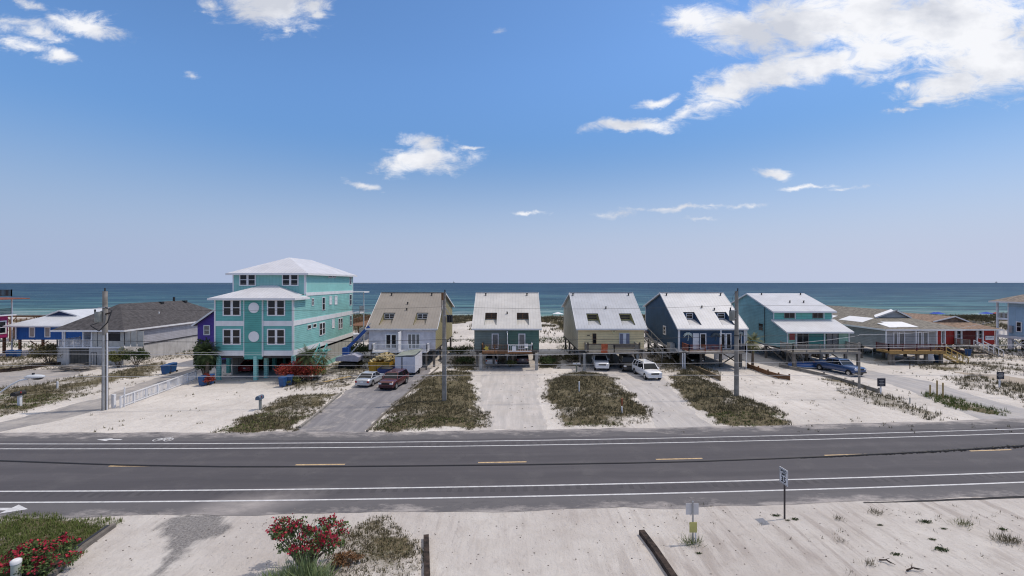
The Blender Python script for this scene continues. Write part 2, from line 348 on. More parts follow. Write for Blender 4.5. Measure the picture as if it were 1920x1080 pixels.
def cover(X, Y):
    X = np.asarray(X, float); Y = np.asarray(Y, float); c = np.zeros(X.shape)
    nz = fbm(X/1.6+9, Y/1.6+2, 4)
    for k, (poly, cv, h) in ISL.items():
        xs = [p[0] for p in poly]; ys = [p[1] for p in poly]
        m = (X > min(xs)-2) & (X < max(xs)+2) & (Y > min(ys)-2) & (Y < max(ys)+2)
        if m.any():
            d = sdist(poly, X[m], Y[m]); c[m] = np.maximum(c[m], sstep(-.5, .9, d+(nz[m]-.5)*2.6)*cv*(.42+1.0*fbm(X[m]/2.6+60, Y[m]/2.6+33, 4)))
    c = np.maximum(c, .72*sstep(98, 108, Y)*(1-sstep(138, 150, Y))*sstep(.30, .55, fbm(X/7, Y/5, 3)))
    c = np.maximum(c, .95*np.exp(-((X-124)/12)**2-((Y-112)/12)**2)); c = np.maximum(c, .9*np.exp(-((Y-123)/8)**2)*sstep(.28, .5, fbm(X/8+50, Y/6, 3)))
    c = np.maximum(c, .5*sstep(78, 84, Y)*(1-sstep(92, 97, Y))*sstep(.42, .6, fbm(X/6+5, Y/4, 3)))
    return c
def ramp_axis(segs):
    o = [segs[0][0]]
    for a, b, st in segs: o += list(np.linspace(a, b, max(2, int(round((b-a)/st))+1))[1:])
    return np.array(o)
ax_ = ramp_axis([(-4000,-400,900),(-400,-110,30),(-110,-75,2),(-75,75,.5),(75,110,2),(110,400,30),(400,4000,900)])
ay_ = ramp_axis([(-120,8,16),(8,80,.5),(80,150,.8),(150,200,2.5),(200,240,20)])
GX, GY = np.meshgrid(ax_, ay_); fx, fy = GX.ravel(), GY.ravel()
gz = height(fx, fy); cov = cover(fx, fy)
nxg, nyg = len(ax_), len(ay_)
me = bpy.data.meshes.new('ground')
me.vertices.add(nxg*nyg); me.vertices.foreach_set('co', np.stack([fx, fy, gz], 1).astype(np.float32).ravel())
ii, jj = np.meshgrid(np.arange(nxg-1), np.arange(nyg-1)); a = (jj*nxg+ii).ravel()
q = np.stack([a, a+1, a+nxg+1, a+nxg], 1).astype(np.int32).ravel()
me.loops.add(len(q)); me.loops.foreach_set('vertex_index', q); me.polygons.add(len(q)//4)
me.polygons.foreach_set('loop_start', np.arange(0, len(q), 4, dtype=np.int32)); me.polygons.foreach_set('use_smooth', np.ones(len(q)//4, bool))
me.update(calc_edges=True)
gv_ = np.zeros(len(fx)); mk = (fx > -22) & (fx < -9) & (fy > 14) & (fy < 26)
gvp = PG((296,985),(330,968),(400,962),(430,975),(424,997),(372,1014),(350,1036),(320,1062),(290,1100),(270,1100),(314,1040),(322,1015))
gv_[mk] = sstep(-.9, .7, sdist(gvp, fx[mk], fy[mk]))
a2_ = me.attributes.new('gravel', 'FLOAT', 'POINT'); a2_.data.foreach_set('value', gv_.astype(np.float32))
at_ = me.attributes.new('cover', 'FLOAT', 'POINT'); at_.data.foreach_set('value', cov.astype(np.float32))
gm = bpy.data.materials.new('sand_and_thatch'); gm.use_nodes = True
def nodes_of(m):
    nt = m.node_tree; n = nt.nodes; l = nt.links
    def nn(t, ins=None, **k):
        x = n.new(t)
        for a_, b_ in k.items(): setattr(x, a_, b_)
        for a_, b_ in (ins or {}).items():
            if isinstance(b_, bpy.types.NodeSocket): l.new(b_, x.inputs[a_])
            else: x.inputs[a_].default_value = b_
        return x
    return n, l, nn
n_, l_, nn = nodes_of(gm); bs_ = n_['Principled BSDF']; bs_.inputs['Roughness'].default_value = .95; bs_.inputs['Specular IOR Level'].default_value = .15
tcg = nn('ShaderNodeTexCoord'); P = tcg.outputs['Object']
def noise(vec, sc_, det=6, ro=.6, mpn=None, dist=0.):
    if mpn: vec = nn('ShaderNodeMapping', {'Vector': vec, 'Scale': mpn[0], 'Rotation': (0, 0, R(mpn[1]))}).outputs[0]
    return nn('ShaderNodeTexNoise', {'Vector': vec, 'Scale': sc_, 'Detail': det, 'Roughness': ro, 'Distortion': dist}).outputs['Fac']
def ramp(v, a, b, c=0., d=1.): return nn('ShaderNodeMapRange', {'Value': v, 'From Min': a, 'From Max': b, 'To Min': c, 'To Max': d}).outputs[0]
def mixc(f, a, b, bt='MIX'): return nn('ShaderNodeMixRGB', {0: f, 1: a, 2: b}, blend_type=bt).outputs[0]
big = noise(P, .12, 5); mid = noise(P, .9, 8, .7); fine = noise(P, 9, 8, .75)
trk = noise(P, 1.0, 5, .6, ((2.2, .2, 1), -32))     # long wheel and foot marks running one way
trk2 = noise(P, 1.1, 5, .6, ((1.8, .2, 1), -6))
far_ = ramp(nn('ShaderNodeSeparateXYZ', {0: P}).outputs[1], 26, 36)      # the lots beyond the road are cleaner, whiter sand
sand = mixc(far_, mixc(ramp(big, .38, .62), (.56, .53, .505, 1), (.455, .42, .40, 1)), mixc(ramp(big, .38, .62), (.63, .595, .565, 1), (.52, .49, .465, 1)))
sand = mixc(ramp(mid, .45, .75, 0, .5), sand, (.37, .33, .30, 1))
rut = nn('ShaderNodeMath', {0: ramp(trk, .50, .60, 0, .55), 1: ramp(noise(P, .22, 3), .40, .58)}, operation='MULTIPLY').outputs[0]
rut = nn('ShaderNodeMath', {0: rut, 1: nn('ShaderNodeMath', {0: ramp(far_, 0, 1, 1, .45), 1: ramp(nn('ShaderNodeSeparateXYZ', {0: P}).outputs[0], 2, 8, .45, 1)}, operation='MULTIPLY').outputs[0]}, operation='MULTIPLY').outputs[0]
sand = mixc(rut, sand, (.30, .26, .24, 1))
foot = noise(P, 3.2, 4, .6, ((1, .8, 1), -32), .8); sand = mixc(ramp(foot, .60, .70, 0, .35), sand, (.30, .265, .245, 1))
sand = mixc(ramp(trk2, .58, .72, 0, .18), sand, (.33, .29, .27, 1))
sand = mixc(ramp(fine, .62, .74, 0, .35), sand, (.22, .19, .16, 1))
tha = mixc(ramp(noise(P, 1.7, 6), .4, .62), (.13, .105, .065, 1), (.068, .062, .034, 1)); tha = mixc(ramp(noise(P, 4.5, 5, .7), .52, .66, 0, .8), tha, (.05, .04, .026, 1))
tha = mixc(ramp(fine, .42, .66), tha, (.21, .175, .125, 1))
tha = mixc(ramp(noise(P, 7, 6, .8), .50, .60, 0, .7), tha, (.075, .085, .034, 1))
atn = nn('ShaderNodeAttribute', attribute_name='cover')
f_ = nn('ShaderNodeMath', {0: atn.outputs['Fac'], 1: nn('ShaderNodeMath', {0: mid, 1: .5, 2: nn('ShaderNodeMath', {0: fine, 1: .5}, operation='MULTIPLY').outputs[0]}, operation='MULTIPLY_ADD').outputs[0]}, operation='SUBTRACT').outputs[0]
f_ = ramp(f_, -.06, .14)
f_ = nn('ShaderNodeMath', {0: f_, 1: nn('ShaderNodeMath', {0: atn.outputs['Fac'], 1: .02}, operation='GREATER_THAN').outputs[0]}, operation='MULTIPLY').outputs[0]
gvn = nn('ShaderNodeAttribute', attribute_name='gravel').outputs['Fac']
gvf = ramp(nn('ShaderNodeMath', {0: gvn, 1: nn('ShaderNodeMath', {0: trk, 1: mid}, operation='ADD').outputs[0]}, operation='ADD').outputs[0], 1.42, 1.72, 0, .85)
gvf = nn('ShaderNodeMath', {0: gvf, 1: nn('ShaderNodeMath', {0: gvn, 1: .03}, operation='GREATER_THAN').outputs[0]}, operation='MULTIPLY').outputs[0]
sand = mixc(gvf, sand, mixc(ramp(fine, .38, .62), (.07, .068, .072, 1), (.27, .26, .26, 1)))
l_.new(mixc(f_, sand, tha), bs_.inputs['Base Color'])
def bump(h, d, prev=None):
    ins = {'Height': h, 'Distance': d, 'Strength': 1.}
    if prev is not None: ins['Normal'] = prev
    return nn('ShaderNodeBump', ins).outputs[0]
l_.new(bump(fine, .03, bump(mid, .14, bump(foot, .04, bump(trk, .05, bump(trk2, .015))))), bs_.inputs['Normal'])
me.materials.append(gm); go = bpy.data.objects.new('ground', me); C.objects.link(go)
tag(go, 'pale sand with thatch and dunes running down to the beach', kind='structure')

# ---------------------------------------------------------------- sea
sm = bpy.data.materials.new('gulf_water'); sm.use_nodes = True; n_, l_, nn = nodes_of(sm); bs_ = n_['Principled BSDF']
P = nn('ShaderNodeTexCoord').outputs['Object']; sy = nn('ShaderNodeSeparateXYZ', {0: P}).outputs[1]
lg = nn('ShaderNodeMath', {0: sy, 1: 10.}, operation='LOGARITHM').outputs[0]   # metres from the eye, log10
pn = noise(P, .004, 4, .55, ((.35, 1, 1), 0)); pn2 = noise(P, .03, 6, .6, ((.25, 1, 1), 0)); pn3 = noise(P, .16, 6, .65, ((.35, 1.6, 1), 0))
lg2 = nn('ShaderNodeMath', {0: nn('ShaderNodeMath', {0: pn2, 1: .5}, operation='SUBTRACT').outputs[0], 1: .55, 2: lg}, operation='MULTIPLY_ADD').outputs[0]
cr = nn('ShaderNodeValToRGB', {0: ramp(lg2, 2.2, 4.2)}); e = cr.color_ramp.elements
e[0].position = 0; e[0].color = (.24, .36, .33, 1); e[1].position = 1; e[1].color = (.030, .052, .115, 1)  # ramp colours hold the reflected sky as well as the water's own tone
for p_, c_ in ((.06, (.12, .25, .26, 1)), (.15, (.058, .145, .20, 1)), (.28, (.036, .085, .16, 1)), (.50, (.028, .058, .135, 1))):
    k = e.new(p_); k.color = c_
sw1 = noise(P, .012, 7, .7, ((.10, 1, 1), 0), .5); col = mixc(ramp(sw1, .50, .62, 0, .5), cr.outputs[0], (.022, .05, .11, 1)); col = mixc(ramp(sw1, .46, .36, 0, .4), col, (.09, .19, .22, 1))
chop = noise(P, .06, 8, .72, ((.16, 1, 1), 0), .4)
col = mixc(ramp(chop, .46, .58, 0, .75), col, (.025, .06, .10, 1)); col = mixc(ramp(chop, .50, .38, 0, .55), col, (.12, .23, .24, 1))
# surf: foam lines near the shore, a few white horses farther out
fo = noise(P, .30, 8, .7, ((.10, 1.2, 1), 0)); near = ramp(sy, 180, 250, 1, 0)
foam = nn('ShaderNodeMath', {0: ramp(fo, .54, .60), 1: near}, operation='MULTIPLY').outputs[0]
wh = noise(P, .22, 7, .75, ((.22, 1, 1), 0)); foam2 = nn('ShaderNodeMath', {0: ramp(wh, .645, .69), 1: ramp(sy, 300, 1500, .8, .0)}, operation='MULTIPLY').outputs[0]
foam = nn('ShaderNodeMath', {0: foam, 1: foam2}, operation='MAXIMUM').outputs[0]
edge = ramp(nn('ShaderNodeMath', {0: pn3, 1: 9., 2: sy}, operation='MULTIPLY_ADD').outputs[0], 180, 186, 1, 0)
foam = nn('ShaderNodeMath', {0: foam, 1: edge}, operation='MAXIMUM').outputs[0]
l_.new(mixc(foam, col, (.75, .78, .78, 1)), bs_.inputs['Base Color'])
bs_.inputs['Roughness'].default_value = .8; bs_.inputs['Specular IOR Level'].default_value = 0
bn = bump(pn3, 2.6, bump(noise(P, .9, 6, .7, ((.5, 1.3, 1), 0)), .6)); l_.new(bn, bs_.inputs['Normal'])
gl = nn('ShaderNodeBsdfGlossy', {'Color': (.8, .9, 1, 1), 'Roughness': .32, 'Normal': bn}); mxs = nn('ShaderNodeMixShader', {0: .06, 1: bs_.outputs[0], 2: gl.outputs[0]})
l_.new(mxs.outputs[0], n_['Material Output'].inputs[0])
ms = MB(); ys_ = [150, 200, 260, 400, 800, 2000, 6000, 20000, 60000]; 
for a, b in zip(ys_, ys_[1:]): ms.poly((-80000, a, -2), (80000, a, -2), (80000, b, -2), (-80000, b, -2))
seao = part('sea', ms, sm); tag(seao, 'blue green gulf water with small waves', kind='structure')

# ---------------------------------------------------------------- road
def cy(X):     # centre line in plan: a long shallow curve
    if X > 42: return cy(42)+(X-42)*(.0414+2*.000618*42)
    if X < -42: return cy(-42)+(X+42)*(.0414-2*.000618*42)
    return 30.15+.0414*X+.000618*X*X
RS = [x for x in np.concatenate([np.linspace(-900,-80,20), np.linspace(-78,78,157), np.linspace(80,900,20)])]
def strip(v0, v1, z, xs=RS, jit=0, seed=0):
    V = []; Fc = []; U = []
    for i, x in enumerate(xs):
        j0 = (float(fbm(x*.35+seed, seed, 4))-.5)*jit*2; j1 = (float(fbm(x*.35+seed+50, seed+9, 4))-.5)*jit*2
        V += [(x, cy(x)+v0+j0, z), (x, cy(x)+v1+j1, z)]; U += [(x, v0), (x, v1)]
        if i: Fc.append((2*i-2, 2*i, 2*i+1, 2*i-1))
    return V, Fc, U
def strip_obj(name, v0, v1, z, mat, xs=RS, **k):
    V, Fc, U = strip(v0, v1, z, xs, **k); me = bpy.data.meshes.new(name); me.from_pydata(V, [], Fc); uvl = me.uv_layers.new(name='uv')
    for lp in me.loops: uvl.data[lp.index].uv = U[lp.vertex_index]
    me.materials.append(mat); o = bpy.data.objects.new(name, me); C.objects.link(o); return o
rm = bpy.data.materials.new('asphalt'); rm.use_nodes = True; n_, l_, nn = nodes_of(rm); bs_ = n_['Principled BSDF']; bs_.inputs['Roughness'].default_value = .8; bs_.inputs['Specular IOR Level'].default_value = .3
P = nn('ShaderNodeTexCoord').outputs['Object']; UV = nn('ShaderNodeUVMap', uv_map='uv').outputs[0]; su = nn('ShaderNodeSeparateXYZ', {0: UV}); U_, V_ = su.outputs[0], su.outputs[1]
def mm(op, a, b=None, c=None): 
    ins = {0: a}
    if b is not None: ins[1] = b
    if c is not None: ins[2] = c
    return nn('ShaderNodeMath', ins, operation=op).outputs[0]
lane = noise(UV, .35, 5, .6, ((.06, 1.8, 1), 0)); fine = noise(P, 14, 8, .8); mid = noise(P, .5, 7, .65)
col = mixc(ramp(lane, .35, .68), (.070, .066, .074, 1), (.104, .097, .106, 1))
col = mixc(ramp(fine, .4, .7, 0, .5), col, (.072, .069, .075, 1))
col = mixc(ramp(mid, .5, .75, 0, .35), col, (.155, .147, .148, 1))
# wheel paths worn a little darker and smoother
wp = mm('ABSOLUTE', mm('SUBTRACT', mm('ABSOLUTE', mm('SUBTRACT', mm('ABSOLUTE', V_), 1.75)), .85)); col = mixc(ramp(wp, .1, .5, .3, 0), col, (.062, .059, .066, 1))
# shoulders are an older, lighter mix
sh = mm('GREATER_THAN', mm('ABSOLUTE', mm('SUBTRACT', V_, -.1)), 4.75); col = mixc(mm('MULTIPLY', sh, .4), col, (.16, .155, .16, 1))
# rumble strip milled just outside each edge line
rv1 = mm('MULTIPLY', mm('GREATER_THAN', V_, 3.25), mm('LESS_THAN', V_, 3.75)); rv2 = mm('MULTIPLY', mm('LESS_THAN', V_, -3.68), mm('GREATER_THAN', V_, -4.2))
ru = mm('MULTIPLY', mm('LESS_THAN', mm('FRACT', mm('DIVIDE', U_, .62)), .42), mm('MAXIMUM', rv1, rv2)); col = mixc(mm('MULTIPLY', mm('MULTIPLY', ru, .45), ramp(mid, .40, .60, .3, 1)), col, (.045, .043, .047, 1))
# cracks, tar and tyre marks
ck = noise(P, .45, 10, .62, None, 1.2); ckd = mm('ABSOLUTE', mm('SUBTRACT', ck, .5)); col = mixc(mm('MULTIPLY', ramp(ckd, .0, .0035, .75, 0), ramp(mid, .48, .56)), col, (.035, .033, .036, 1))
oil = noise(UV, .9, 6, .6, ((.25, 1.2, 1), 0)); col = mixc(ramp(oil, .60, .72, 0, .45), col, (.06, .057, .062, 1))
sk = noise(UV, 1.2, 3, .5, ((.035, 3.5, 1), 3)); col = mixc(ramp(sk, .62, .70, 0, .35), col, (.055, .052, .058, 1))
# sand blown and carried on to the shoulders
mfar = ramp(V_, 4.3, 6.4); mnear = ramp(V_, -5.0, -6.6); sn = noise(P, .8, 8, .75, ((.5, 1, 1), 20))
sa = mm('MULTIPLY', ramp(mm('ADD', sn, mm('MULTIPLY', mm('MAXIMUM', mfar, mnear), .30)), .66, .86), .8)
# spilled sand where the side lane joins (left, near side)
jx = mm('SUBTRACT', 1., mm('MINIMUM', 1., mm('ABSOLUTE', mm('DIVIDE', mm('SUBTRACT', mm('ADD', U_, mm('MULTIPLY', V_, -.9)), -9.3), 3.2)))); jv = ramp(V_, -3.0, -5.2)
sa2 = mm('MULTIPLY', mm('MULTIPLY', jx, jv), ramp(sn, .35, .6, .35, .85)); sa = mm('MAXIMUM', sa, sa2)
col = mixc(sa, col, (.38, .35, .34, 1))
l_.new(col, bs_.inputs['Base Color']); l_.new(bump(fine, .006, bump(ru, -.012)), bs_.inputs['Normal'])
tag(strip_obj('road', -6.45, 6.6, .012, rm, jit=.32), 'two lane asphalt coast road with wide shoulders', kind='structure')
m_line = M('road_paint_white', (.62,.62,.64), .6, .14, 3, dirt=.12); m_yel = M('road_paint_yellow', (.60,.43,.24), .6, .2, 5, dirt=.15)
for i, (v0, v1, nm) in enumerate(((3.03, 3.15, 'far inner'), (4.02, 4.14, 'far outer'), (-3.62, -3.48, 'near inner'), (-4.94, -4.80, 'near outer'))):
    tag(strip_obj('edge_line', v0, v1, .018, m_line), 'solid white %s edge line painted along the road' % nm, kind='structure')
m_edge_shadow = M('asphalt_edge_shadow', (.03,.028,.03), .95, .3, 6)
tag(strip_obj('road_edge_shadow', -6.66, -6.50, .010, m_edge_shadow, list(np.linspace(19, 60, 160)), jit=.10, seed=4), 'dark strip painted as the shadow of the asphalt edge at the right of the near roadside', kind='structure')  # dark strip painted as the shadow below the asphalt drop
for px in (-100, 245, 600, 942, 1275, 1597, 1885, 2190):
    X = (px-960)/F*30.15*(1+.04*(px-960)/960); xs = np.linspace(X-1.6, X+1.6, 5)
    tag(strip_obj('centre_dash', -.08, .08, .018, m_yel, xs), 'short yellow dash painted on the road centre', kind='structure')
def arrow(X, v, L, wd, s):
    mb = MB(); z = .02; Y = cy(X)+v
    mb.poly((X-s*L/2, Y-.09*wd, z), (X+s*(L/2-1.0), Y-.09*wd, z), (X+s*(L/2-1.0), Y+.09*wd, z), (X-s*L/2, Y+.09*wd, z))
    mb.poly((X+s*(L/2-1.0), Y-.32*wd, z), (X+s*L/2, Y, z), (X+s*(L/2-1.0), Y+.32*wd, z)); return mb
tag(part('bike_lane_arrow', arrow(-27.1, -5.6, 3.4, 1.5, 1), m_line), 'white arrow on the near shoulder', kind='structure')
tag(part('bike_lane_arrow', arrow(-30.5, 5.0, 1.9, 1, -1), m_line), 'white arrow on the far shoulder', kind='structure')
mb = MB(); bx = -26.4; by = cy(bx)+4.95     # worn bicycle mark: two wheels and a frame
for cx_ in (-.42, .42):
    for k in range(14):
        a, b = 2*math.pi*k/14, 2*math.pi*(k+1)/14
        mb.poly(*[(bx+cx_+r_*math.cos(t), by+r_*1.1*math.sin(t), .02) for t, r_ in ((a,.24),(a,.31),(b,.31),(b,.24))])
for p_, q_ in (((-.42,0),(-.1,.5)), ((-.1,.5),(.3,.5)), ((.3,.5),(0,0)), ((-.42,0),(0,0)), ((.42,0),(.25,.65)), ((0,0),(-.1,.5))):
    mb.bar((bx+p_[0], by+p_[1], .019), (bx+q_[0], by+q_[1], .019), .07, .004)
tag(part('bike_lane_symbol', mb, m_line), 'worn white bicycle mark on the far shoulder', kind='structure')

# ---------------------------------------------------------------- drives and slabs
def drive_mat(name, c1, c2, sandy, rot):
    m = bpy.data.materials.new(name); m.use_nodes = True; global n_, l_, nn
    n_, l_, nn = nodes_of(m); b = n_['Principled BSDF']; b.inputs['Roughness'].default_value = .92; b.inputs['Specular IOR Level'].default_value = .2
    P = nn('ShaderNodeTexCoord').outputs['Object']; a = noise(P, .5, 8, .7); t = noise(P, .8, 6, .6, ((2.2, .22, 1), rot)); f = noise(P, 11, 8, .75)
    col = mixc(ramp(t, .38, .66), (*c1, 1), (*c2, 1)); col = mixc(ramp(noise(P, .35, 8, .7), .5, .66, 0, .5), col, tuple(x*.72 for x in c1)+(1,)); col = mixc(ramp(f, .5, .75, 0, .4), col, tuple(x*.6 for x in c1)+(1,))
    col = mixc(ramp(a, .62-sandy, .80-sandy*.6, 0, .9), col, (.44, .405, .375, 1))
    l_.new(col, b.inputs['Base Color']); l_.new(bump(f, .02, bump(t, .05)), b.inputs['Normal']); return m
dmats = {'drive_asphalt': drive_mat('worn_grey_asphalt', (.19,.185,.20), (.255,.245,.255), .10, 8), 'drive_left': drive_mat('grey_gravel', (.24,.23,.235), (.33,.315,.31), .2, -60),
 'drive_far_left': drive_mat('grey_gravel_far', (.27,.255,.255), (.34,.325,.32), .15, -60), 'drive_centre': drive_mat('packed_sand', (.42,.40,.39), (.54,.505,.485), .14, 0),
 'drive_yellow_house': drive_mat('packed_sand_grey', (.40,.38,.375), (.50,.475,.46), .12, -12), 'drive_right': drive_mat('grey_concrete_gravel', (.34,.33,.34), (.43,.415,.41), .12, 62),
 'drive_brown_house': drive_mat('tan_shell', (.33,.285,.235), (.40,.35,.30), .1, 60)}
names = {'drive_asphalt': 'worn grey asphalt drive beside the tan roofed house', 'drive_left': 'grey gravel drive beside the white picket railing', 'drive_far_left': 'grey gravel drive in front of the blue house',
 'drive_centre': 'packed sand drive of the green house', 'drive_yellow_house': 'packed sand drive of the yellow house', 'drive_right': 'grey drive running to the blue pickup', 'drive_brown_house': 'tan shell drive below the grey house'}
def flat(name, poly, z, mat):
    bm = bmesh.new(); vs = [bm.verts.new((x, y, z)) for x, y in poly]; f = bm.faces.new(vs); bmesh.ops.triangulate(bm, faces=[f])
    me = bpy.data.meshes.new(name); bm.to_mesh(me); bm.free(); me.materials.append(mat); o = bpy.data.objects.new(name, me); C.objects.link(o); return o
for i, (k, poly) in enumerate(DRV.items()):
    tag(flat('driveway', ragged(poly, .5, .22, i*7), .006+.0004*i, dmats[k]), names[k], kind='structure')
# ================================================================ buildings
def BX(mb, face, c, u0, u1, z0, z1, d0, d1):
    # a box lying on a wall: face F looks to the road (-y), L to -x, R to +x; d = distance out of the wall
    if face == 'F': mb.box(u0, u1, c-d1, c-d0, z0, z1)
    elif face == 'R': mb.box(c+d0, c+d1, u0, u1, z0, z1)
    else: mb.box(c-d1, c-d0, u0, u1, z0, z1)
    return mb
def window(par, face, c, u0, u1, z0, z1, fm, nx=1, nz=2, glass=None, t=.09, name='window', d=.07, label=None):
    mb = MB(); BX(mb, face, c, u0, u1, z0, z0+t, 0, d); BX(mb, face, c, u0, u1, z1-t, z1, 0, d)
    BX(mb, face, c, u0, u0+t, z0+t, z1-t, 0, d); BX(mb, face, c, u1-t, u1, z0+t, z1-t, 0, d)
    for i in range(1, nx): x = u0+(u1-u0)*i/nx; BX(mb, face, c, x-t*.5, x+t*.5, z0+t, z1-t, 0, d-.006)
    for i in range(1, nz): z = z0+(z1-z0)*i/nz; BX(mb, face, c, u0+t, u1-t, z-t*.28, z+t*.28, 0, d-.012)
    w_ = part(name, mb, fm, par, label)
    part('pane', BX(MB(), face, c, u0+t, u1-t, z0+t, z1-t, .003, .028), glass or m_glass, w_)
    return w_
def door(par, face, c, u0, u1, z0, z1, fm, glass=None):
    w_ = window(par, face, c, u0, u1, z0, z1, fm, 1, 1, glass, t=.13, name='door')
    part('handle', BX(MB(), face, c, u1-.11, u1-.06, z0+.95, z0+1.1, .07, .12), m_metal, w_); return w_
def rail(par, pts, z0, h, mat, bal=.16, post=2.2, name='railing', tr=.05, label=None, closed=False):
    mb = MB()
    for (x1, y1), (x2, y2) in zip(pts, pts[1:]):
        L = math.hypot(x2-x1, y2-y1); mb.bar((x1, y1, z0+h), (x2, y2, z0+h), .12, tr); mb.bar((x1, y1, z0+.12), (x2, y2, z0+.12), .06, tr)
        n = max(1, round(L/post))
        for i in range(n+1):
            x, y = x1+(x2-x1)*i/n, y1+(y2-y1)*i/n; mb.box(x-.055, x+.055, y-.055, y+.055, z0, z0+h+.08)
        if bal:
            n = int(L/bal)
            for i in range(1, n):
                x, y = x1+(x2-x1)*i/n, y1+(y2-y1)*i/n; mb.box(x-.02, x+.02, y-.02, y+.02, z0+.12, z0+h)
    return part(name, mb, mat, par, label)
def pilings(par, xs, ys, z1, mat, w_=.15, z0=-.3, brace=None, rnd_=False):
    for x in xs:
        for y in ys:
            g = float(height(np.array([x]), np.array([y]))[0])
            part('piling', MB().box(x-w_, x+w_, y-w_, y+w_, min(z0, g-.2), z1), mat, par)
    if brace:
        for (a, b) in brace: part('brace', MB().bar(a, b, .08, .16), mat, par)
def stairs(par, x0, x1, yT, zT, yB, zB, mat, ax='y', railm=None):
    # a flight between (yT,zT) and (yB,zB); width x0..x1 (or the other way round for ax='x')
    mb = MB(); n = max(3, int(abs(zT-zB)/.19)); f = (lambda a, b, c: (a, b, c)) if ax == 'y' else (lambda a, b, c: (b, a, c))
    for i in range(n):
        t = (i+.5)/n; y = yT+(yB-yT)*t; z = zT+(zB-zT)*t
        a = f(x0, y-.15, z-.04); b = f(x1, y+.15, z); mb.box(min(a[0], b[0]), max(a[0], b[0]), min(a[1], b[1]), max(a[1], b[1]), z-.04, z)
    for x in (x0, x1): mb.bar(f(x, yT, zT-.15), f(x, yB, zB-.15), .05, .26)
    s = part('stairs', mb, mat, par); hb = MB()
    for x in (x0, x1):
        hb.bar(f(x, yT, zT+.95), f(x, yB, zB+.95), .12, .10)
        for i in range(5): t = i/4; y = yT+(yB-yT)*t; z = zT+(zB-zT)*t; p = f(x, y, z); hb.box(p[0]-.04, p[0]+.04, p[1]-.04, p[1]+.04, z-.2, z+.95)
    part('handrail', hb, railm or mat, s); return s

# ---- the four alike cottages with saltbox roofs
def cottage(key, label, xl, xr, roofm, wallm, frontm, sidem, dormers, kind, Yf=64, Yr=71.3, Yb=82, zf=2.5, ze=5.75, zr=10.35, zb=7.7, recess=None, fasc=None):
    T = thing('beach_house', (xl/2+xr/2, Yf, 0), label, 'house')
    zs = lambda y: ze+(zr-ze)*(y-Yf)/(Yr-Yf) if y < Yr else zr+(zb-zr)*(y-Yr)/(Yb-Yr)
    part('front_wall', MB().poly((xl,Yf,zf),(xr,Yf,zf),(xr,Yf,ze-.1),(xl,Yf,ze-.1)), frontm, T)
    sw = MB()
    for x in (xl, xr): sw.poly((x,Yf,zf),(x,Yf,ze-.12),(x,Yr,zr-.12),(x,Yb,zb-.12),(x,Yb,zf-.1))
    sw.poly((xl,Yb,zf),(xr,Yb,zf),(xr,Yb,zb-.1),(xl,Yb,zb-.1)); part('side_wall', sw, sidem, T)
    part('floor', MB().box(xl+.02, xr-.02, Yf+.02, Yb-.02, zf-.32, zf-.01), m_under, T)
    o = .3; rb = MB(); zo = zs(Yf)-(zr-ze)/(Yr-Yf)*.45
    cols = [xl-o]+[e for d_ in dormers for e in d_[:2]]+[xr+o]; yT = Yf+(Yr-Yf)*dormers[0][2]; yB = Yf+.25
    pt = lambda x, y: (x, y, zo if y < Yf else zs(y))
    for i in range(len(cols)-1):
        a, b = cols[i], cols[i+1]
        if i % 2 == 0: rb.slab([(a,Yf-.45,zo),(b,Yf-.45,zo),(b,Yr,zr),(a,Yr,zr)], .12)
        else:
            rb.slab([(a,Yf-.45,zo),(b,Yf-.45,zo),(b,yB,zs(yB)),(a,yB,zs(yB))], .12); rb.slab([(a,yT,zs(yT)),(b,yT,zs(yT)),(b,Yr,zr),(a,Yr,zr)], .12)
    rb.slab([(xl-o,Yr,zr),(xr+o,Yr,zr),(xr+o,Yb+.5,zs(Yb+.5)),(xl-o,Yb+.5,zs(Yb+.5))], .12)
    roof = part('roof', rb, roofm, T)
    rc = MB().bar((xl-o,Yr,zr+.03),(xr+o,Yr,zr+.03),.35,.05); part('ridge_cap', rc, fasc or roofm, roof)
    fb = MB().box(xl-o, xr+o, Yf-.5, Yf-.455, zo-.2, zo+.02)
    for x in (xl-o-.03, xr+o+.03):
        fb.bar((x,Yf-.45,zo-.08),(x,Yr,zr-.08),.05,.22); fb.bar((x,Yr,zr-.08),(x,Yb+.5,zs(Yb+.5)-.08),.05,.22)
    part('fascia', fb, fasc or m_trim, roof)
    for (a, b, th, sill, nx, fm, chm, wpad) in dormers:
        zT = zs(yT)-.12; zS = sill; zB = zs(yB)-.06
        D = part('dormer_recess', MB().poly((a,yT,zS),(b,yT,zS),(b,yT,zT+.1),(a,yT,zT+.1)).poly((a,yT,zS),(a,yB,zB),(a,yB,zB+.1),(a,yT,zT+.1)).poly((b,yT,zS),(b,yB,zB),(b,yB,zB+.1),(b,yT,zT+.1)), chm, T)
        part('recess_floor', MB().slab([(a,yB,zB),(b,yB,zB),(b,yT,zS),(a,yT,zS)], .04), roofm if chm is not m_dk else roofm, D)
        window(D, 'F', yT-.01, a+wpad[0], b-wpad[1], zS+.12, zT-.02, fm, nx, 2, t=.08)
    return T, zs
m_dk = M('dark_cheek', (.05,.05,.05))
# roof vents, satellite bits
def vents(T, zs, pts, mat=None):
    for (x, y) in pts:
        z = zs(y); mb = MB().tube([(x,y,z-.1),(x,y,z+.28)], .09, 8); mb.tube([(x,y,z+.26),(x,y,z+.34)], .14, 8); part('roof_vent', mb, mat or m_black, T)

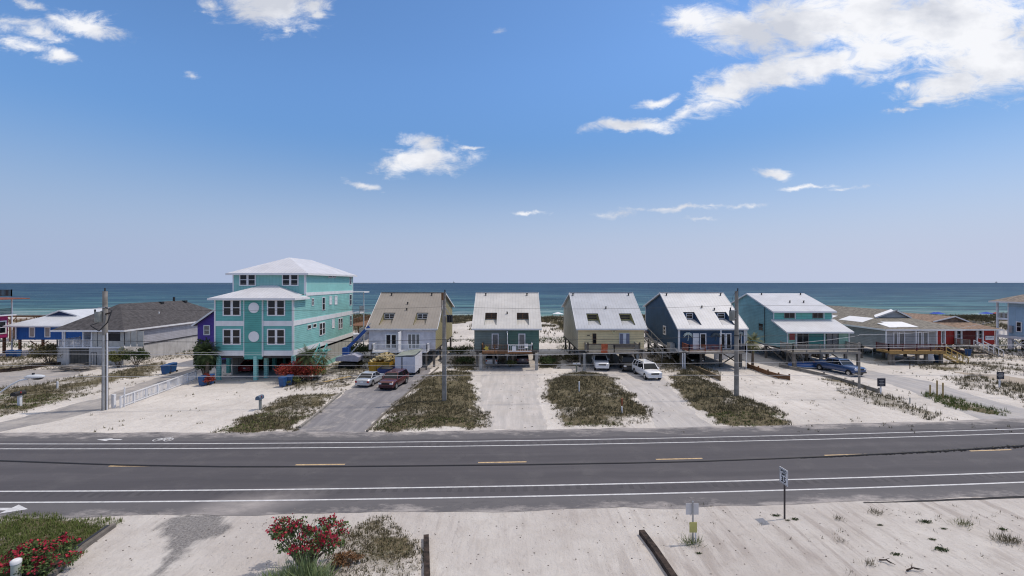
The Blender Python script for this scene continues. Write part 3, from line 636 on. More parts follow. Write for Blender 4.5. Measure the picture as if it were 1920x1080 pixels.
# tan roofed house, wrapped for new siding
m_tan = ribroof('tan_metal_roof', (.285,.255,.225)); m_wrap = M('lavender_house_wrap', (.60,.585,.63), .6, .12, 1.3, stripe=('z', .9, .02, .75, 0)); m_olive = siding('olive_side_siding', (.38,.34,.19))
T, zs = cottage('b', 'tan roofed stilt house with white house wrap and white balcony rail', -20.15, -10.75, m_tan, None, m_wrap, m_olive,
   [(wx(719,66.6), wx(741,66.6), .38, 6.5, 2, m_white, m_olive, (.12,.12)), (wx(781,66.6), wx(803,66.6), .38, 6.5, 2, m_white, m_olive, (.12,.12))], 'b')
vents(T, zs, [(wx(735,70.8), 70.6), (wx(810,70.8), 70.6), (wx(765,68.8), 68.6), (wx(763,67.4), 67.3)])
x0, x1 = wx(702,63), wx(803,63)
part('deck', MB().box(x0, x1, 61.9, 63.97, 2.35, 2.55), m_white, T); rail(T, [(x0,63.9),(x0,61.95),(x1,61.95),(x1,63.9)], 2.55, .95, m_white)
window(T, 'F', 64, wx(722,64), wx(745,64), 2.56, 4.75, m_white, 2, 1, t=.2, name='french_door'); window(T, 'F', 64, wx(764,64), wx(788,64), 2.56, 4.75, m_white, 3, 1, m_blind, t=.12, name='sliding_door')
part('privacy_screen', MB().box(wx(750,63)-.06, wx(750,63)+.06, 61.95, 63.98, 2.56, 5.1), m_white, T)
m_pr = M('faded_blue_print', (.18,.2,.36))
for k in range(7): x = -19.4+k*1.35; part('wrap_print', MB().box(x, x+.35, 63.985, 63.992, 5.18, 5.3).box(x+.3, x+.75, 63.984, 63.991, 5.2, 5.24), m_pr, T)
pilings(T, [-19.8,-17.5,-15.2,-13,-11.0], [64.3,70,76,81.6], 2.2, m_pile); pilings(T, [x0+.1,x1-.1], [62.1], 2.36, m_pile, .1)

# green house, white roof, half wood half white balcony
m_wroof = ribroof('cream_metal_roof', (.56,.545,.53)); m_gg = siding('grey_green_siding', (.20,.25,.23)); m_g2 = siding('deep_green_siding', (.095,.19,.16))
xl, xr = -5.3, 3.8
T, zs = cottage('c', 'green stilt house with cream metal roof and a half wooden half white balcony', xl, xr, m_wroof, None, m_gg, m_gg,
   [(wx(910,66.6), wx(932,66.6), .38, 6.5, 2, m_brownwood, m_gg, (.02,.02)), (wx(969,66.6), wx(991,66.6), .38, 6.5, 2, m_brownwood, m_gg, (.02,.02))], 'c', fasc=m_trim)
mid_ = wx(951,64); part('front_wall', MB().box(mid_, xr, 63.96, 63.99, 2.5, 5.62), m_g2, T, 'deep green right half of the front wall')
vents(T, zs, [(wx(911,70.8), 70.6), (wx(988,70.8), 70.6), (wx(951,66.6), 66.5)])
door(T, 'F', 64, wx(922,64), wx(935,64), 2.56, 4.75, m_white, m_blind); door(T, 'F', 63.96, wx(972,64), wx(985,64), 2.56, 4.75, m_white, m_blind)
xa, xm, xb = wx(904,62), wx(951.5,62), wx(998,62)
part('deck', MB().box(xa, xb, 61.4, 63.94, 2.3, 2.5), m_brownwood, T); rail(T, [(xa,63.9),(xa,61.45),(xm,61.45)], 2.5, .98, m_brownwood, .2, label='brown wooden balcony rail'); rail(T, [(xm+.12,61.45),(xb,61.45),(xb,63.9)], 2.5, .98, m_white, .3, label='white balcony rail', tr=.09)
part('privacy_screen', MB().box(xm-.04, xm+.04, 61.5, 63.94, 2.5, 4.9), m_white, T)
part('wall_lamp', MB().ell((wx(951,63.9), 63.75, 5.0), (.12,.12,.16), 8, 6), m_white, T)
pilings(T, [xl+.4,-2.6,.1,xr-.4], [64.3,70,76,81.6], 2.2, m_pile); pilings(T, [wx(899,62)+.2, wx(1006,62)], [62], 2.3, M('pale_post', (.36,.35,.33)), .2)
b = thing('balcony_chair', (wx(987,62.6), 62.7, 2.5), 'white chair on the white half of the green house balcony', 'chair')
o0 = (wx(987,62.6), 62.7, 2.5)
def chair_at(t, o, mat):
    x, y, z = o; part('seat', MB().box(x-.25,x+.25,y-.25,y+.25,z+.4,z+.46), mat, t); part('backrest', MB().box(x-.25,x+.25,y+.2,y+.25,z+.47,z+.95), mat, t)
    for i in (-.22,.22):
        for j in (-.22,.22): part('leg', MB().box(x+i-.02,x+i+.02,y+j-.02,y+j+.02,z,z+.4), mat, t)
chair_at(b, o0, m_white)
s = MB()
for k in range(10):
    a = 2*math.pi*k/10; a2 = a+math.pi/10; a3 = a+math.pi/5; cx_, cz_ = wx(912,61.3), 3.05
    s.prism([(cx_,cz_),(cx_+.42*math.cos(a)*(1 if k%2 else .5),cz_+.42*math.sin(a)*(1 if k%2 else .5)),(cx_+.42*math.cos(a3)*(.5 if k%2 else 1),cz_+.42*math.sin(a3)*(.5 if k%2 else 1))], 'y', 61.36, 61.40)
single('star_ornament', s, M('yellow_ornament', (.55,.42,.08)), 'yellow star ornament hung on the brown balcony rail', 'ornament', org=(wx(912,61.3),61.38,3.05))
sg = single('rail_banner', MB().box(wx(960,61.3), wx(968,61.3), 61.34, 61.38, 2.72, 3.32), m_white, 'small white banner hung on the white balcony rail', 'banner', org=(wx(964,61.3),61.36,2.72))

# yellow house
m_broof = ribroof('pale_grey_blue_metal_roof', (.46,.48,.53)); m_yel2 = siding('yellow_siding', (.82,.68,.40), .06); m_yelsh = siding('yellow_siding_shaded_side', (.52,.48,.38)); m_ycheek = siding('olive_yellow_cheek', (.40,.37,.18))  # side wall darker and greyer than the front: its shade is in the colour
xl, xr = wx(1084,64), wx(1207.5,64)
T, zs = cottage('d', 'yellow stilt house with pale blue grey metal roof and grey balcony', xl, xr, m_broof, None, m_yel2, m_yelsh,
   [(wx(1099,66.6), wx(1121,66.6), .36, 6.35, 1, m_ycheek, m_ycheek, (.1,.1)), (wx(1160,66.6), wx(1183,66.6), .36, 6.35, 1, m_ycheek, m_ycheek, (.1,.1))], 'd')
vents(T, zs, [(wx(1074,70.8), 70.6), (wx(1178,70.8), 70.6), (wx(1136,67.6), 67.6)])
window(T, 'F', 64, wx(1111,64), wx(1118,64), 3.3, 4.75, m_brownwood, 1, 2, t=.05)
part('window', MB().box(wx(1161,64), wx(1180,64), 63.95, 63.99, 2.75, 4.8), m_white, T)
for a in (1162, 1174): part('curtain_panel', MB().box(wx(a,64), wx(a+6,64), 63.90, 63.945, 2.9, 4.72), M('blue_grey_panel_%d' % a, (.20,.21,.28)), T)
vb = MB().bar((wx(1147,63.8),63.9,5.35),(wx(1151,63.8),63.9,4.75),.1,.12).bar((wx(1151,63.8),63.9,4.75),(wx(1155,63.8),63.9,5.15),.1,.12); part('wall_ornament', vb, M('pale_yellow_trim', (.75,.68,.42)), T)
part('house_number', MB().box(wx(1101,63.9), wx(1106,63.9), 63.95, 63.985, 4.45, 4.55), m_black, T)
xa, xm, xb = wx(1101,62), wx(1150,62), wx(1197,62); m_grail = M('grey_rail_wood', (.27,.25,.225), .9, .2, 2); m_dkrail = M('dark_brown_rail_wood', (.12,.10,.08), .9, .2, 2)
part('deck', MB().box(xa, xb, 61.4, 63.96, 2.3, 2.5), m_grail, T); rail(T, [(xa,63.9),(xa,61.45),(xm,61.45),(xb,61.45),(xb,63.9)], 2.5, 1.0, m_grail, .12, 3.6)
part('rail_cap', MB().box(xa-.05, xb+.05, 61.35, 61.55, 3.53, 3.62), m_dkrail, T)
for x in (xa, xb): part('corner_post', MB().box(x-.1, x+.1, 61.35, 61.55, 2.5, 3.85), m_dkrail, T)
part('bench', MB().box(xm+.1, xb-.3, 62.2, 62.7, 2.95, 3.05).box(xm+.1, xb-.3, 62.65, 62.75, 3.05, 3.4), m_dkrail, T)
tw = MB()
for k in range(6): z0, z1 = 3.66-.2*k, 3.66-.2*(k+1); tw.box(wx(1127,61.4)+.03*math.sin(k), wx(1139,61.4)+.03*math.sin(k+1), 61.27, 61.31, z1+.0, z0)
single('beach_towel', tw, M('orange_red_towel', (.52,.13,.06), .95, .3, 3), 'orange red towel drying over the yellow house balcony rail', 'towel', org=(wx(1133,61.4),61.29,2.5))
pilings(T, [xl+.3,xl+3.2,xl+6,xr-.3], [64.3,70,76,81.6], 2.2, m_pile); pilings(T, [wx(1095,62), xb-.2], [61.8], 2.3, M('grey_round_post', (.30,.30,.29)), .15)
part('storage_panel', MB().box(wx(1177,64.6), wx(1184,64.6), 64.5, 64.6, .1, 2.2), m_white, T)
stairs(T, wx(1186,66), wx(1192,66), 66, 2.4, 62.6, .1, m_dkrail)

# navy house
m_navy = M('navy_siding', (.026,.07,.145), .6, .1, .7, stripe=('z', .19, .14, .7, .018), dirt=.06); m_navyv = M('navy_vertical_siding', (.026,.08,.155), .6, .1, .7, stripe=('y', .3, .1, .7, .015), dirt=.06)
m_nroof = ribroof('bright_metal_roof', (.60,.60,.62)); xl, xr = wx(1273,64), wx(1396,64)
T, zs = cottage('e', 'navy stilt house with bright metal roof and red brown balcony rail', xl, xr, m_nroof, None, m_navy, m_navyv,
   [(wx(1282,66.6), wx(1303,66.6), .40, 6.5, 1, m_white, m_navy, (.45,.2)), (wx(1341,66.6), wx(1363,66.6), .40, 6.5, 1, m_white, m_navy, (.45,.2))], 'e', Yb=80, zb=7.9)
vents(T, zs, [(wx(1249,70.8), 70.6), (wx(1350,70.8), 70.6), (wx(1316,67.8), 67.8), (wx(1340,67.2), 67.3)])
for x in (xl, xr): part('corner_trim', MB().box(x-.12, x+.12, 63.9, 64.06, 2.35, 5.7), m_white, T)
part('corner_trim', MB().box(xl-.04, xl+.02, 79.8, 80.02, 2.4, 7.7), m_white, T)
part('skirt_board', MB().box(xl-.05, xr+.05, 63.93, 63.98, 2.2, 2.52).box(xl-.06, xl-.01, 64.1, 80, 2.15, 2.45), m_white, T)
window(T, 'L', xl, 69.3, 70.6, 3.9, 5.3, m_white, 1, 2, t=.22)
door(T, 'F', 64, wx(1299,64), wx(1310,64), 2.56, 4.8, m_white, m_white); door(T, 'F', 64, wx(1312,64), wx(1324,64), 2.56, 4.8, m_white)
door(T, 'F', 64, wx(1349,64), wx(1360,64), 2.56, 4.8, m_white); door(T, 'F', 64, wx(1361,64), wx(1371,64), 2.56, 4.8, m_white)
window(T, 'F', 64, wx(1378,64), wx(1390,64), 2.9, 4.8, m_white, 2, 1)
xa, xm, xb = wx(1289,62), wx(1349,62), wx(1394,62)
part('deck', MB().box(xa, xb, 61.4, 63.9, 2.3, 2.5), m_grail, T); rail(T, [(xa,63.85),(xa,61.45),(xm,61.45)], 2.5, .98, m_redwood, .16, label='red brown balcony rail'); rail(T, [(xm+.1,61.45),(xb,61.45),(xb,63.85)], 2.5, .98, m_wired, .16, label='dark balcony rail')
part('privacy_screen', MB().box(xm-.05, xm+.05, 61.5, 61.62, 2.5, 5.5), m_white, T)
pilings(T, [xl+.4,xl+3.2,xl+6,xr-.4], [64.3,70,76,79.6], 2.2, m_pile, brace=[((xl-.1,64.4,.3),(xl-.1,69.8,2.1)),((xl-.1,64.4,2.1),(xl-.1,69.8,.3)),((xl+6,64.3,.3),(xr-.4,64.3,2.1)),((xl+6,64.3,2.1),(xr-.4,64.3,.3))])
part('storage_panel', MB().box(wx(1338,70), wx(1364,70), 69.8, 69.9, .1, 2.2), m_trim, T)
pilings(T, [wx(1280,62), wx(1284,62)], [62], 2.3, m_white, .07); part('downspout', MB().tube([(xr+.15,63.7,5.4),(xr+.15,63.7,2.5),(xr-.5,62.6,1.9),(xr-.5,62.6,0)], .06, 8), m_white, T)
def palm_motif(x, z, mat, lbl, cat='ornament'):
    mb = MB().tube([(x,63.93,z-1.0),(x+.08,63.93,z-.5),(x,63.93,z)], .05, 6)
    for k in range(9):
        a = R(-25+k*29); p = [(x+ r*math.cos(a)*.62, 63.9, z+r*math.sin(a)*.42-.28*r*r) for r in (0,.4,.8,1.1)]; mb.tube(p, [.05,.1,.08,.01], 5)
    return single('palm_wall_ornament', mb, mat, lbl, cat, org=(x,63.93,z-1.0))
palm_motif(wx(1290,63.9), 4.75, M('silver_ornament', (.6,.66,.6)), 'large pale metal palm ornament on the navy front wall left of the doors'); palm_motif(wx(1342,63.9), 4.7, M('dark_ornament', (.10,.12,.13)), 'dark metal palm ornament between the navy house doors'); palm_motif(wx(1386,63.9), 4.9, M('grey_ornament', (.3,.34,.35)), 'grey metal palm ornament on the right end of the navy wall')
# rear deck with outside stair along the left flank
m_gst = M('grey_stair_wood', (.42,.41,.40), .9, .15, 2)
stairs(T, xl-1.5, xl-.4, 78, 3.4, 66.5, 1.0, m_gst); part('side_landing', MB().box(xl-1.7, xl-.1, 78, 80.5, 3.3, 3.45), m_redwood, T); rail(T, [(xl-1.7,80.4),(xl-1.7,78.1)], 3.4, 2.6, m_brownwood, .3)
pilings(T, [xl-1.6], [66.5,72,78.2], 1.2, m_pile, .08)
part('utility_box', MB().box(xl-.8, xl-.1, 65.2, 66.6, 2.0, 3.2), m_metal, T)

# teal house with two white roofs
m_teal = siding('teal_siding', (.21,.42,.46)); m_tealf = siding('bright_teal_siding', (.16,.50,.43)); m_teald = siding('deep_teal_siding', (.05,.22,.20)); m_mint = siding('mint_siding', (.30,.50,.40))
xl, xr = 39.9, 48.9; Y0, Y1, Yr, Yb = 66, 69.5, 76.8, 82.7
T = thing('beach_house', (44.4, 66, 0), 'teal stilt house with an upper and a lower white metal roof and long grey deck', 'house')
sw = MB()
for x in (xl, xr): sw.poly((x,Y0,2.3),(x,Y0,4.9),(x,Y1,6.2),(x,Y1,7.6),(x,Yr,10.0),(x,Yb,8.1),(x,Yb,2.1))
sw.poly((xl,Yb,2.1),(xr,Yb,2.1),(xr,Yb,8),(xl,Yb,8)); part('side_wall', sw, m_teal, T)
part('front_wall', MB().poly((xl,Y0,2.3),(xr,Y0,2.3),(xr,Y0,4.9),(xl,Y0,4.9)), m_mint, T); part('upper_front_wall', MB().poly((xl,Y1,6.0),(xr,Y1,6.0),(xr,Y1,7.6),(xl,Y1,7.6)), m_tealf, T)
part('floor', MB().box(xl+.02, xr-.02, Y0+.02, Yb-.02, 2.0, 2.29), m_under, T)
rb = MB().slab([(xl-.3,Y0-.5,4.82),(xr+.3,Y0-.5,4.82),(xr+.3,Y1-.01,6.3),(xl-.3,Y1-.01,6.3)], .12).slab([(xl-.3,Y1-.5,7.55),(xr+.3,Y1-.5,7.55),(xr+.3,Yr,10.12),(xl-.3,Yr,10.12)], .12).slab([(xl-.3,Yr,10.12),(xr+.3,Yr,10.12),(xr+.3,Yb+.5,8.0),(xl-.3,Yb+.5,8.0)], .12)
roof = part('roof', rb, ribroof('white_metal_roof', (.55,.56,.60)), T)
fb = MB().box(xl-.3, xr+.3, Y0-.56, Y0-.51, 4.6, 4.83).box(xl-.3, xr+.3, Y1-.56, Y1-.51, 7.33, 7.56)
for x in (xl-.33, xr+.33): fb.bar((x,Y0-.5,4.72),(x,Y1,6.2),.05,.2).bar((x,Y1-.5,7.45),(x,Yr,10.02),.05,.2).bar((x,Yr,10.02),(x,Yb+.5,7.9),.05,.2)
part('fascia', fb, m_trim, roof)
zs2 = lambda y: 7.73+(10.12-7.73)*(y-Y1)/(Yr-Y1)
vents(T, zs2, [(wx(1428,76), 76), (wx(1501,76), 76), (wx(1481,72.5), 72.5), (wx(1507,72.5), 72.5)])
for x in (xl, xr-.1, wx(1491,69.4), wx(1545,69.4)): part('corner_trim', MB().box(x, x+.12, Y1-.03, Y1-.002, 6.32, 7.5), m_trim, T)
window(T, 'F', Y1, wx(1470,69.5), wx(1490,69.5), 6.45, 7.35, m_blind, 2, 1, m_glass); window(T, 'F', Y1, wx(1523,69.5), wx(1543,69.5), 6.45, 7.35, m_blind, 2, 1, m_glass)
for k, (a, b, mt, nm) in enumerate(((1517,1546,m_teald,'deep teal front panel'),)): part('wall_panel', MB().box(wx(a,66), wx(b,66), Y0-.02, Y0-.002, 2.35, 4.82), mt, T, nm)
window(T, 'F', Y0, wx(1494,66), wx(1516,66), 2.36, 4.7, m_blind, 2, 1, m_glass, name='sliding_door'); window(T, 'F', Y0, wx(1549,66), wx(1572,66), 2.36, 4.7, m_wired, 2, 1, m_blind, name='sliding_door')
part('red_shutter', MB().box(wx(1480,66), wx(1490,66), Y0-.04, Y0-.005, 3.6, 4.7), M('dull_red_board', (.30,.06,.055)), T)
for px in (1476, 1492, 1545, 1591): part('porch_post', MB().box(wx(px,66)-.06, wx(px,66)+.06, Y0-.12, Y0-.03, 2.35, 4.75), m_white, T)
window(T, 'L', xl, 72.2, 73.6, 4.2, 5.4, m_teal, 1, 2, t=.06)
part('pipe', MB().tube([(xl-.06,71.8,2.4),(xl-.06,71.8,8.2)], .04, 6), m_wired, T)
xa, xb = wx(1479,64), wx(1605,64); part('deck', MB().box(xa, xb, 63.0, 65.95, 2.05, 2.3), m_grail, T); rail(T, [(xa,65.9),(xa,63.05),(xb,63.05),(xb,65.9)], 2.3, 1.05, m_grail, .13, 1.9)
pilings(T, [xl+.3,xl+3,xl+6,xr-.3], [66.3,72,77,82.3], 2.0, m_pile, brace=[((xl+6,66.3,2),(xr-.3,66.3,.2)),((xl+.3,72,2),(xl+.3,66.4,.2))]); pilings(T, [xa+.2, xl+3, xl+6.4, xb-.3], [63.2], 2.06, m_pile, .16)
stairs(T, xl-.2, xl+.8, 65.8, 2.2, 63.6, .2, m_grail)

def hip(mb, x0, x1, y0, y1, z0, xa, xb, ya, yb, z1, t=.14):
    mb.slab([(x0,y0,z0),(x1,y0,z0),(xb,ya,z1),(xa,ya,z1)], t).slab([(x1,y0,z0),(x1,y1,z0),(xb,yb,z1),(xb,ya,z1)], t)
    mb.slab([(x1,y1,z0),(x0,y1,z0),(xa,yb,z1),(xb,yb,z1)], t).slab([(x0,y1,z0),(x0,y0,z0),(xa,ya,z1),(xa,yb,z1)], t)
    if xb-xa > .1 and yb-ya > .1: mb.slab([(xa,ya,z1),(xb,ya,z1),(xb,yb,z1),(xa,yb,z1)], t)
    return mb
def dutch(T, x0, x1, yf, yb, ze, xm, yg, zg, zr, roofm, gabm, fm):
    L = lambda z: x0+(xm-x0)*(z-ze)/(zr-ze); Rr = lambda z: x1+(xm-x1)*(z-ze)/(zr-ze)
    mb = MB().slab([(x0,yf,ze),(x1,yf,ze),(Rr(zg),yg,zg),(L(zg),yg,zg)], .12)
    for sx, f in ((x0, L), (x1, Rr)): mb.slab([(sx,yf,ze),(f(zg),yg,zg),(f(zg),yg-.35,zg),(xm,yg-.35,zr),(xm,yb,zr),(sx,yb,ze)], .12)
    rf = part('roof', mb, roofm, T); part('gable', MB().prism([(L(zg)+.1,zg-.05),(Rr(zg)-.1,zg-.05),(xm,zr-.1)], 'y', yg-.05, yg+.05), gabm, T)
    fb = MB().box(x0, x1, yf-.05, yf-.004, ze-.22, ze+.01).box(x0-.05, x0-.004, yf, yb, ze-.22, ze+.01).box(x1+.004, x1+.05, yf, yb, ze-.22, ze+.01)
    for f in (L, Rr): fb.bar((f(zg),yg-.38,zg-.02),(xm,yg-.38,zr-.02),.06,.2)
    part('fascia', fb, fm, rf); return rf, L, Rr

# low grey house behind
m_gsh = shingle('grey_tan_shingles', (.235,.215,.185)); m_gsid = siding('pale_grey_siding', (.40,.41,.42)); m_gsid2 = siding('slate_grey_siding', (.30,.315,.33)); m_panel = M('white_roof_panel', (.8,.8,.82), .5, .04, 1)
T = thing('beach_house', (60, 68, 0), 'low grey stilt house with tan grey shingles, white roof panels and a wooden deck', 'house')
wl_ = MB(); wl_.box(55.9, 63.4, 68, 92, 1.9, 4.95); part('wall', wl_, m_gsid2, T); part('front_wall', MB().box(55.9, 63.4, 67.96, 67.99, 1.95, 4.9), m_gsid, T)
rf, Lf, Rf = dutch(T, 55.2, 67.0, 67.3, 93, 5.0, 62.0, 73.8, 6.25, 7.45, m_gsh, m_gsid, m_trim)
zr_ = lambda y: 5.0+(6.25-5.0)*(y-67.3)/(73.8-67.3)
for (p0, p1, ya, yb_) in ((1680,1722,68.4,71.2), (1668,1682,68.2,70.4)):
    xa, xb = wx(p0, ya), wx(p1, ya); part('roof_panel', MB().slab([(xa,ya,zr_(ya)+.05),(xb,ya,zr_(ya)+.05),(xb-.1,yb_,zr_(yb_)+.05),(xa-.1,yb_,zr_(yb_)+.05)], .04), m_panel, T)
sl_ = lambda x: 5.0+(7.45-5.0)*(x-55.2)/(62.3-55.2)
for (xa, xb, ya, yb_) in ((56.6,58.6,73.5,78.8), (57.0,58.0,81,84)): part('roof_panel', MB().slab([(xa,ya,sl_(xa)+.05),(xb,ya,sl_(xb)+.05),(xb,yb_,sl_(xb)+.05),(xa,yb_,sl_(xa)+.05)], .04), m_panel, T)
part('gable_flashing_glare', MB().slab([(Lf(6.25)-.2,73.3,6.32),(Lf(6.25)+.5,73.3,6.55),(62.3,73.3,7.56),(61.5,73.3,7.3)], .05).slab([(Lf(6.25)-.2,73.3,6.30),(Lf(6.25)+.6,74.5,6.60),(62.3,74.8,7.56),(61.6,73.35,7.33)], .05), m_panel, T)  # strips painted white for the sun glare on the metal valley
for a, b in ((1674,1683),(1684,1696),(1720,1728),(1729,1740)): window(T, 'F', 67.96, wx(a,68), wx(b,68), 2.1, 4.6, m_white, 1, 1, m_blind, t=.14)
for px in (1662, 1718, 1757): part('porch_post', MB().box(wx(px,67.4)-.07, wx(px,67.4)+.07, 67.4, 67.54, 2.1, 4.8), m_white, T)
m_mar = M('maroon_rail', (.11,.03,.035), .8, .2, 2); m_yw = M('honey_wood', (.33,.205,.075), .85, .2, 2)
xa, xb = wx(1663,66), wx(1768,66); part('deck', MB().box(xa, xb, 65.6, 67.93, 1.75, 2.05), m_yw, T); part('deck_beam', MB().box(xa, xb, 65.5, 65.595, 1.62, 2.07), m_yw, T)
rail(T, [(xa,67.9),(xa,65.7),(xb,65.7)], 2.05, .95, m_mar, .13); pilings(T, [55.2,xa+.4,60,wx(1720,66),xb-.3], [66.0,72,78,85], 1.75, m_pile, .17, brace=[((xa+.4,66,.2),(60,66,1.7)),((xa+.4,66,1.7),(60,66,.2))])
stairs(T, 65.5, 67.2, xb, 1.75, xb+3.2, .1, M('honey_new_wood', (.60,.42,.15), .8, .15, 2), ax='x'); part('storage_panel', MB().box(wx(1733,70), wx(1748,70), 69.7, 69.8, .1, 1.8), m_trim, T)

# red house
m_red = siding('red_siding', (.36,.025,.02)); m_bsh = shingle('brown_shingles', (.285,.20,.15))
T = thing('beach_house', (75, 76, 0), 'red stilt house with brown shingle roof and white railed front stairs', 'house')
part('wall', MB().box(70.6, 80.6, 76, 90, 1.6, 4.1), m_red, T); rf, Lf, Rf = dutch(T, 68.2, 81.2, 75.3, 92, 4.2, 76.2, 78.6, 5.2, 6.1, m_bsh, m_bsh, m_trim)
for px in (1772, 1792, 1803, 1832, 1843, 1868): part('porch_post', MB().box(wx(px,75.8)-.09, wx(px,75.8)+.09, 75.75, 75.93, 1.6, 4.1), m_white, T)
window(T, 'F', 76, wx(1793,76), wx(1801,76), 2.6, 4.0, m_white, 1, 2); window(T, 'F', 76, wx(1834,76), wx(1842,76), 2.6, 4.0, m_white, 1, 2); door(T, 'F', 76, wx(1764,76), wx(1770,76), 1.7, 3.9, m_white, m_blind)
part('dark_porch_panel', MB().box(wx(1805,75.95), wx(1831,75.95), 75.96, 75.99, 1.7, 4.0), M('maroon_porch_wall', (.10,.012,.012)), T)  # flat dark maroon panel set just proud of the red wall
sb_ = part('name_board', MB().box(wx(1848,75.9), wx(1864,75.9), 75.9, 75.96, 2.35, 3.05), m_white, T); mb = MB()
for k in range(9):
    x = wx(1849.5,75.9)+k*.135; hh = [.22,.12,.18,.12,.24,.12,.2,.12,.16][k]; mb.box(x, x+.035, 75.885, 75.897, 2.6, 2.6+hh+.06); mb.box(x, x+.09, 75.885, 75.896, 2.6+hh*.5, 2.6+hh*.5+.035)
part('lettering', mb, M('grey_blue_lettering', (.12,.16,.22)), sb_)
part('stair_platform', MB().box(wx(1810,74), wx(1828,74), 73.2, 75.9, 1.5, 1.68), m_grail, T); rail(T, [(wx(1810,74),75.7),(wx(1810,74),73.3)], 1.68, .95, m_grail, .14)
stairs(T, 72.5, 74.0, wx(1826,74), 1.6, wx(1873,73.2), .05, m_grail, ax='x', railm=m_white)
pilings(T, [70.3,73.5,77,80.3], [76.3,82,88], 1.6, m_pile, .17); pilings(T, [wx(1812,73.6)], [73.4], 1.5, m_pile, .12)

# pale blue house at the right edge: its flank runs towards the road, rear porch to the sea
m_lb = M('pale_blue_siding', (.30,.44,.56), .7, .07, .6, stripe=('y', .35, .1, .8, .01), dirt=.1); m_tsh = shingle('taupe_shingles', (.28,.235,.20))
T = thing('beach_house', (93, 67, 0), 'pale blue two storey stilt house with taupe roof at the right edge', 'house')
part('wall', MB().box(87.3, 100, 66.5, 80, 2.5, 8.5), m_lb, T); part('roof', hip(MB(), 86.3, 101, 65.5, 82.4, 8.6, 93.4, 93.9, 72.5, 75.4, 11.6), m_tsh, T)
part('fascia', MB().box(86.24, 86.295, 65.5, 82.4, 8.36, 8.6).box(86.3, 101, 82.405, 82.45, 8.36, 8.6), m_trim, T); part('chimney', MB().box(90.9, 91.4, 74, 74.5, 9.5, 12.0), m_wired, T)
for y in (81.9, 80.0): part('porch_post', MB().box(87.35, 87.6, y, y+.22, 0, 8.4), m_trim, T)
part('rear_porch', MB().box(87.3, 100, 80.01, 82.1, 2.3, 2.5), m_trim, T); part('upper_porch_floor', MB().box(87.3, 100, 80.01, 82.1, 5.3, 5.5), m_trim, T); part('skirt_board', MB().box(87.2, 87.29, 66.5, 82.1, 2.15, 2.6), m_trim, T)
rail(T, [(87.4,80.1),(87.4,82)], 5.5, 1.0, m_trim, .2); rail(T, [(87.4,80.1),(87.4,82)], 2.5, 1.0, m_trim, .2)
window(T, 'L', 87.3, 77.9, 78.8, 3.4, 5.2, m_white, 1, 2, t=.13); part('utility_box', MB().box(86.95, 87.29, 79.2, 79.7, 3.2, 4.4), m_metal, T)
pilings(T, [87.6], [79.8,77.2,73.5,70], 2.5, m_trim, .2, brace=[((87.5,79.8,2.2),(87.5,77.2,.3)),((87.5,79.8,.3),(87.5,77.2,2.2)),((87.5,77.2,2.2),(87.5,73.5,.3)),((87.5,77.2,.3),(87.5,73.5,2.2))])
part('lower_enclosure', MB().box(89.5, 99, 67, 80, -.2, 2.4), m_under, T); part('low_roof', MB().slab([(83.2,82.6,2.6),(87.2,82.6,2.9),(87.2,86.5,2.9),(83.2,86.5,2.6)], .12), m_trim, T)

# turquoise three storey house
m_tqf = siding('turquoise_siding_shaded_front', (.15,.46,.44), .04); m_tqs = siding('turquoise_siding_lit_side', (.27,.57,.54), .04); m_tqd = siding('deep_turquoise_bay', (.10,.37,.34), .04); m_bb = M('turquoise_board_and_batten', (.27,.57,.54), .7, .06, .6, stripe=('x', .42, .1, .84, .02), stripe2=('y', .42, .1, .84, .02))  # front siding darker, side lighter: shade and sunlight put into the colours
m_tqroof = ribroof('white_standing_seam_roof', (.62,.62,.66))
xl, xr, Y0, Y1, Yb = -36.2, -26.7, 55.5, 58.9, 76.4
T = thing('beach_house', (-31.4, 55.5, 0), 'tall turquoise three storey house with white bands, round medallions and white hip roofs', 'house')
part('side_wall', MB().poly((xr,Y0,3.1),(xr,Yb,3.1),(xr,Yb,10.4),(xr,Y1,10.4),(xr,Y0,10.05)).poly((xl,Y0,3.1),(xl,Yb,3.1),(xl,Yb,10.4),(xl,Y0,10.05)).poly((xl,Yb,3.1),(xr,Yb,3.1),(xr,Yb,10.4),(xl,Yb,10.4)), m_tqs, T)
part('front_wall', MB().poly((xl,Y0,3.1),(xr,Y0,3.1),(xr,Y0,10.05),(xl,Y0,10.05)), m_tqf, T)
b0, b1 = wx(460,55.5), wx(493,55.5); part('centre_bay', MB().box(b0, b1, Y0-.22, Y0-.01, 2.6, 10.03), m_tqd, T)
for z in (wz(577,55.3), wz(631,55.3)): part('medallion', MB().cyl((wx(476.5,55.3), Y0-.30, z), .64, .07, 32, 'y'), m_white, T)
part('upper_wall', MB().box(xl+.05, xr-.002, Y1, Yb, 10.4, 13.1), m_bb, T)
part('roof', hip(MB(), xl-.5, xr+.5, Y1-.5, Yb+.5, 13.12, -31.5, -31.4, 64.2, 71.2, 15.45), m_tqroof, T)
part('fascia', MB().box(xl-.55, xr+.55, Y1-.55, Y1-.505, 12.88, 13.14).box(xr+.505, xr+.55, Y1-.5, Yb+.5, 12.88, 13.14), m_trim, T)
lr = MB().slab([(xl-.5,Y0-.6,10.02),(xr+.5,Y0-.6,10.02),(-30.4,Y1-.01,11.55),(-32.5,Y1-.01,11.55)], .12).slab([(xl-.5,Y0-.6,10.02),(-32.5,Y1-.01,11.55),(xl-.5,Y1-.01,10.02)], .12).slab([(xr+.5,Y0-.6,10.02),(xr+.5,Y1-.01,10.02),(-30.4,Y1-.01,11.55)], .12)
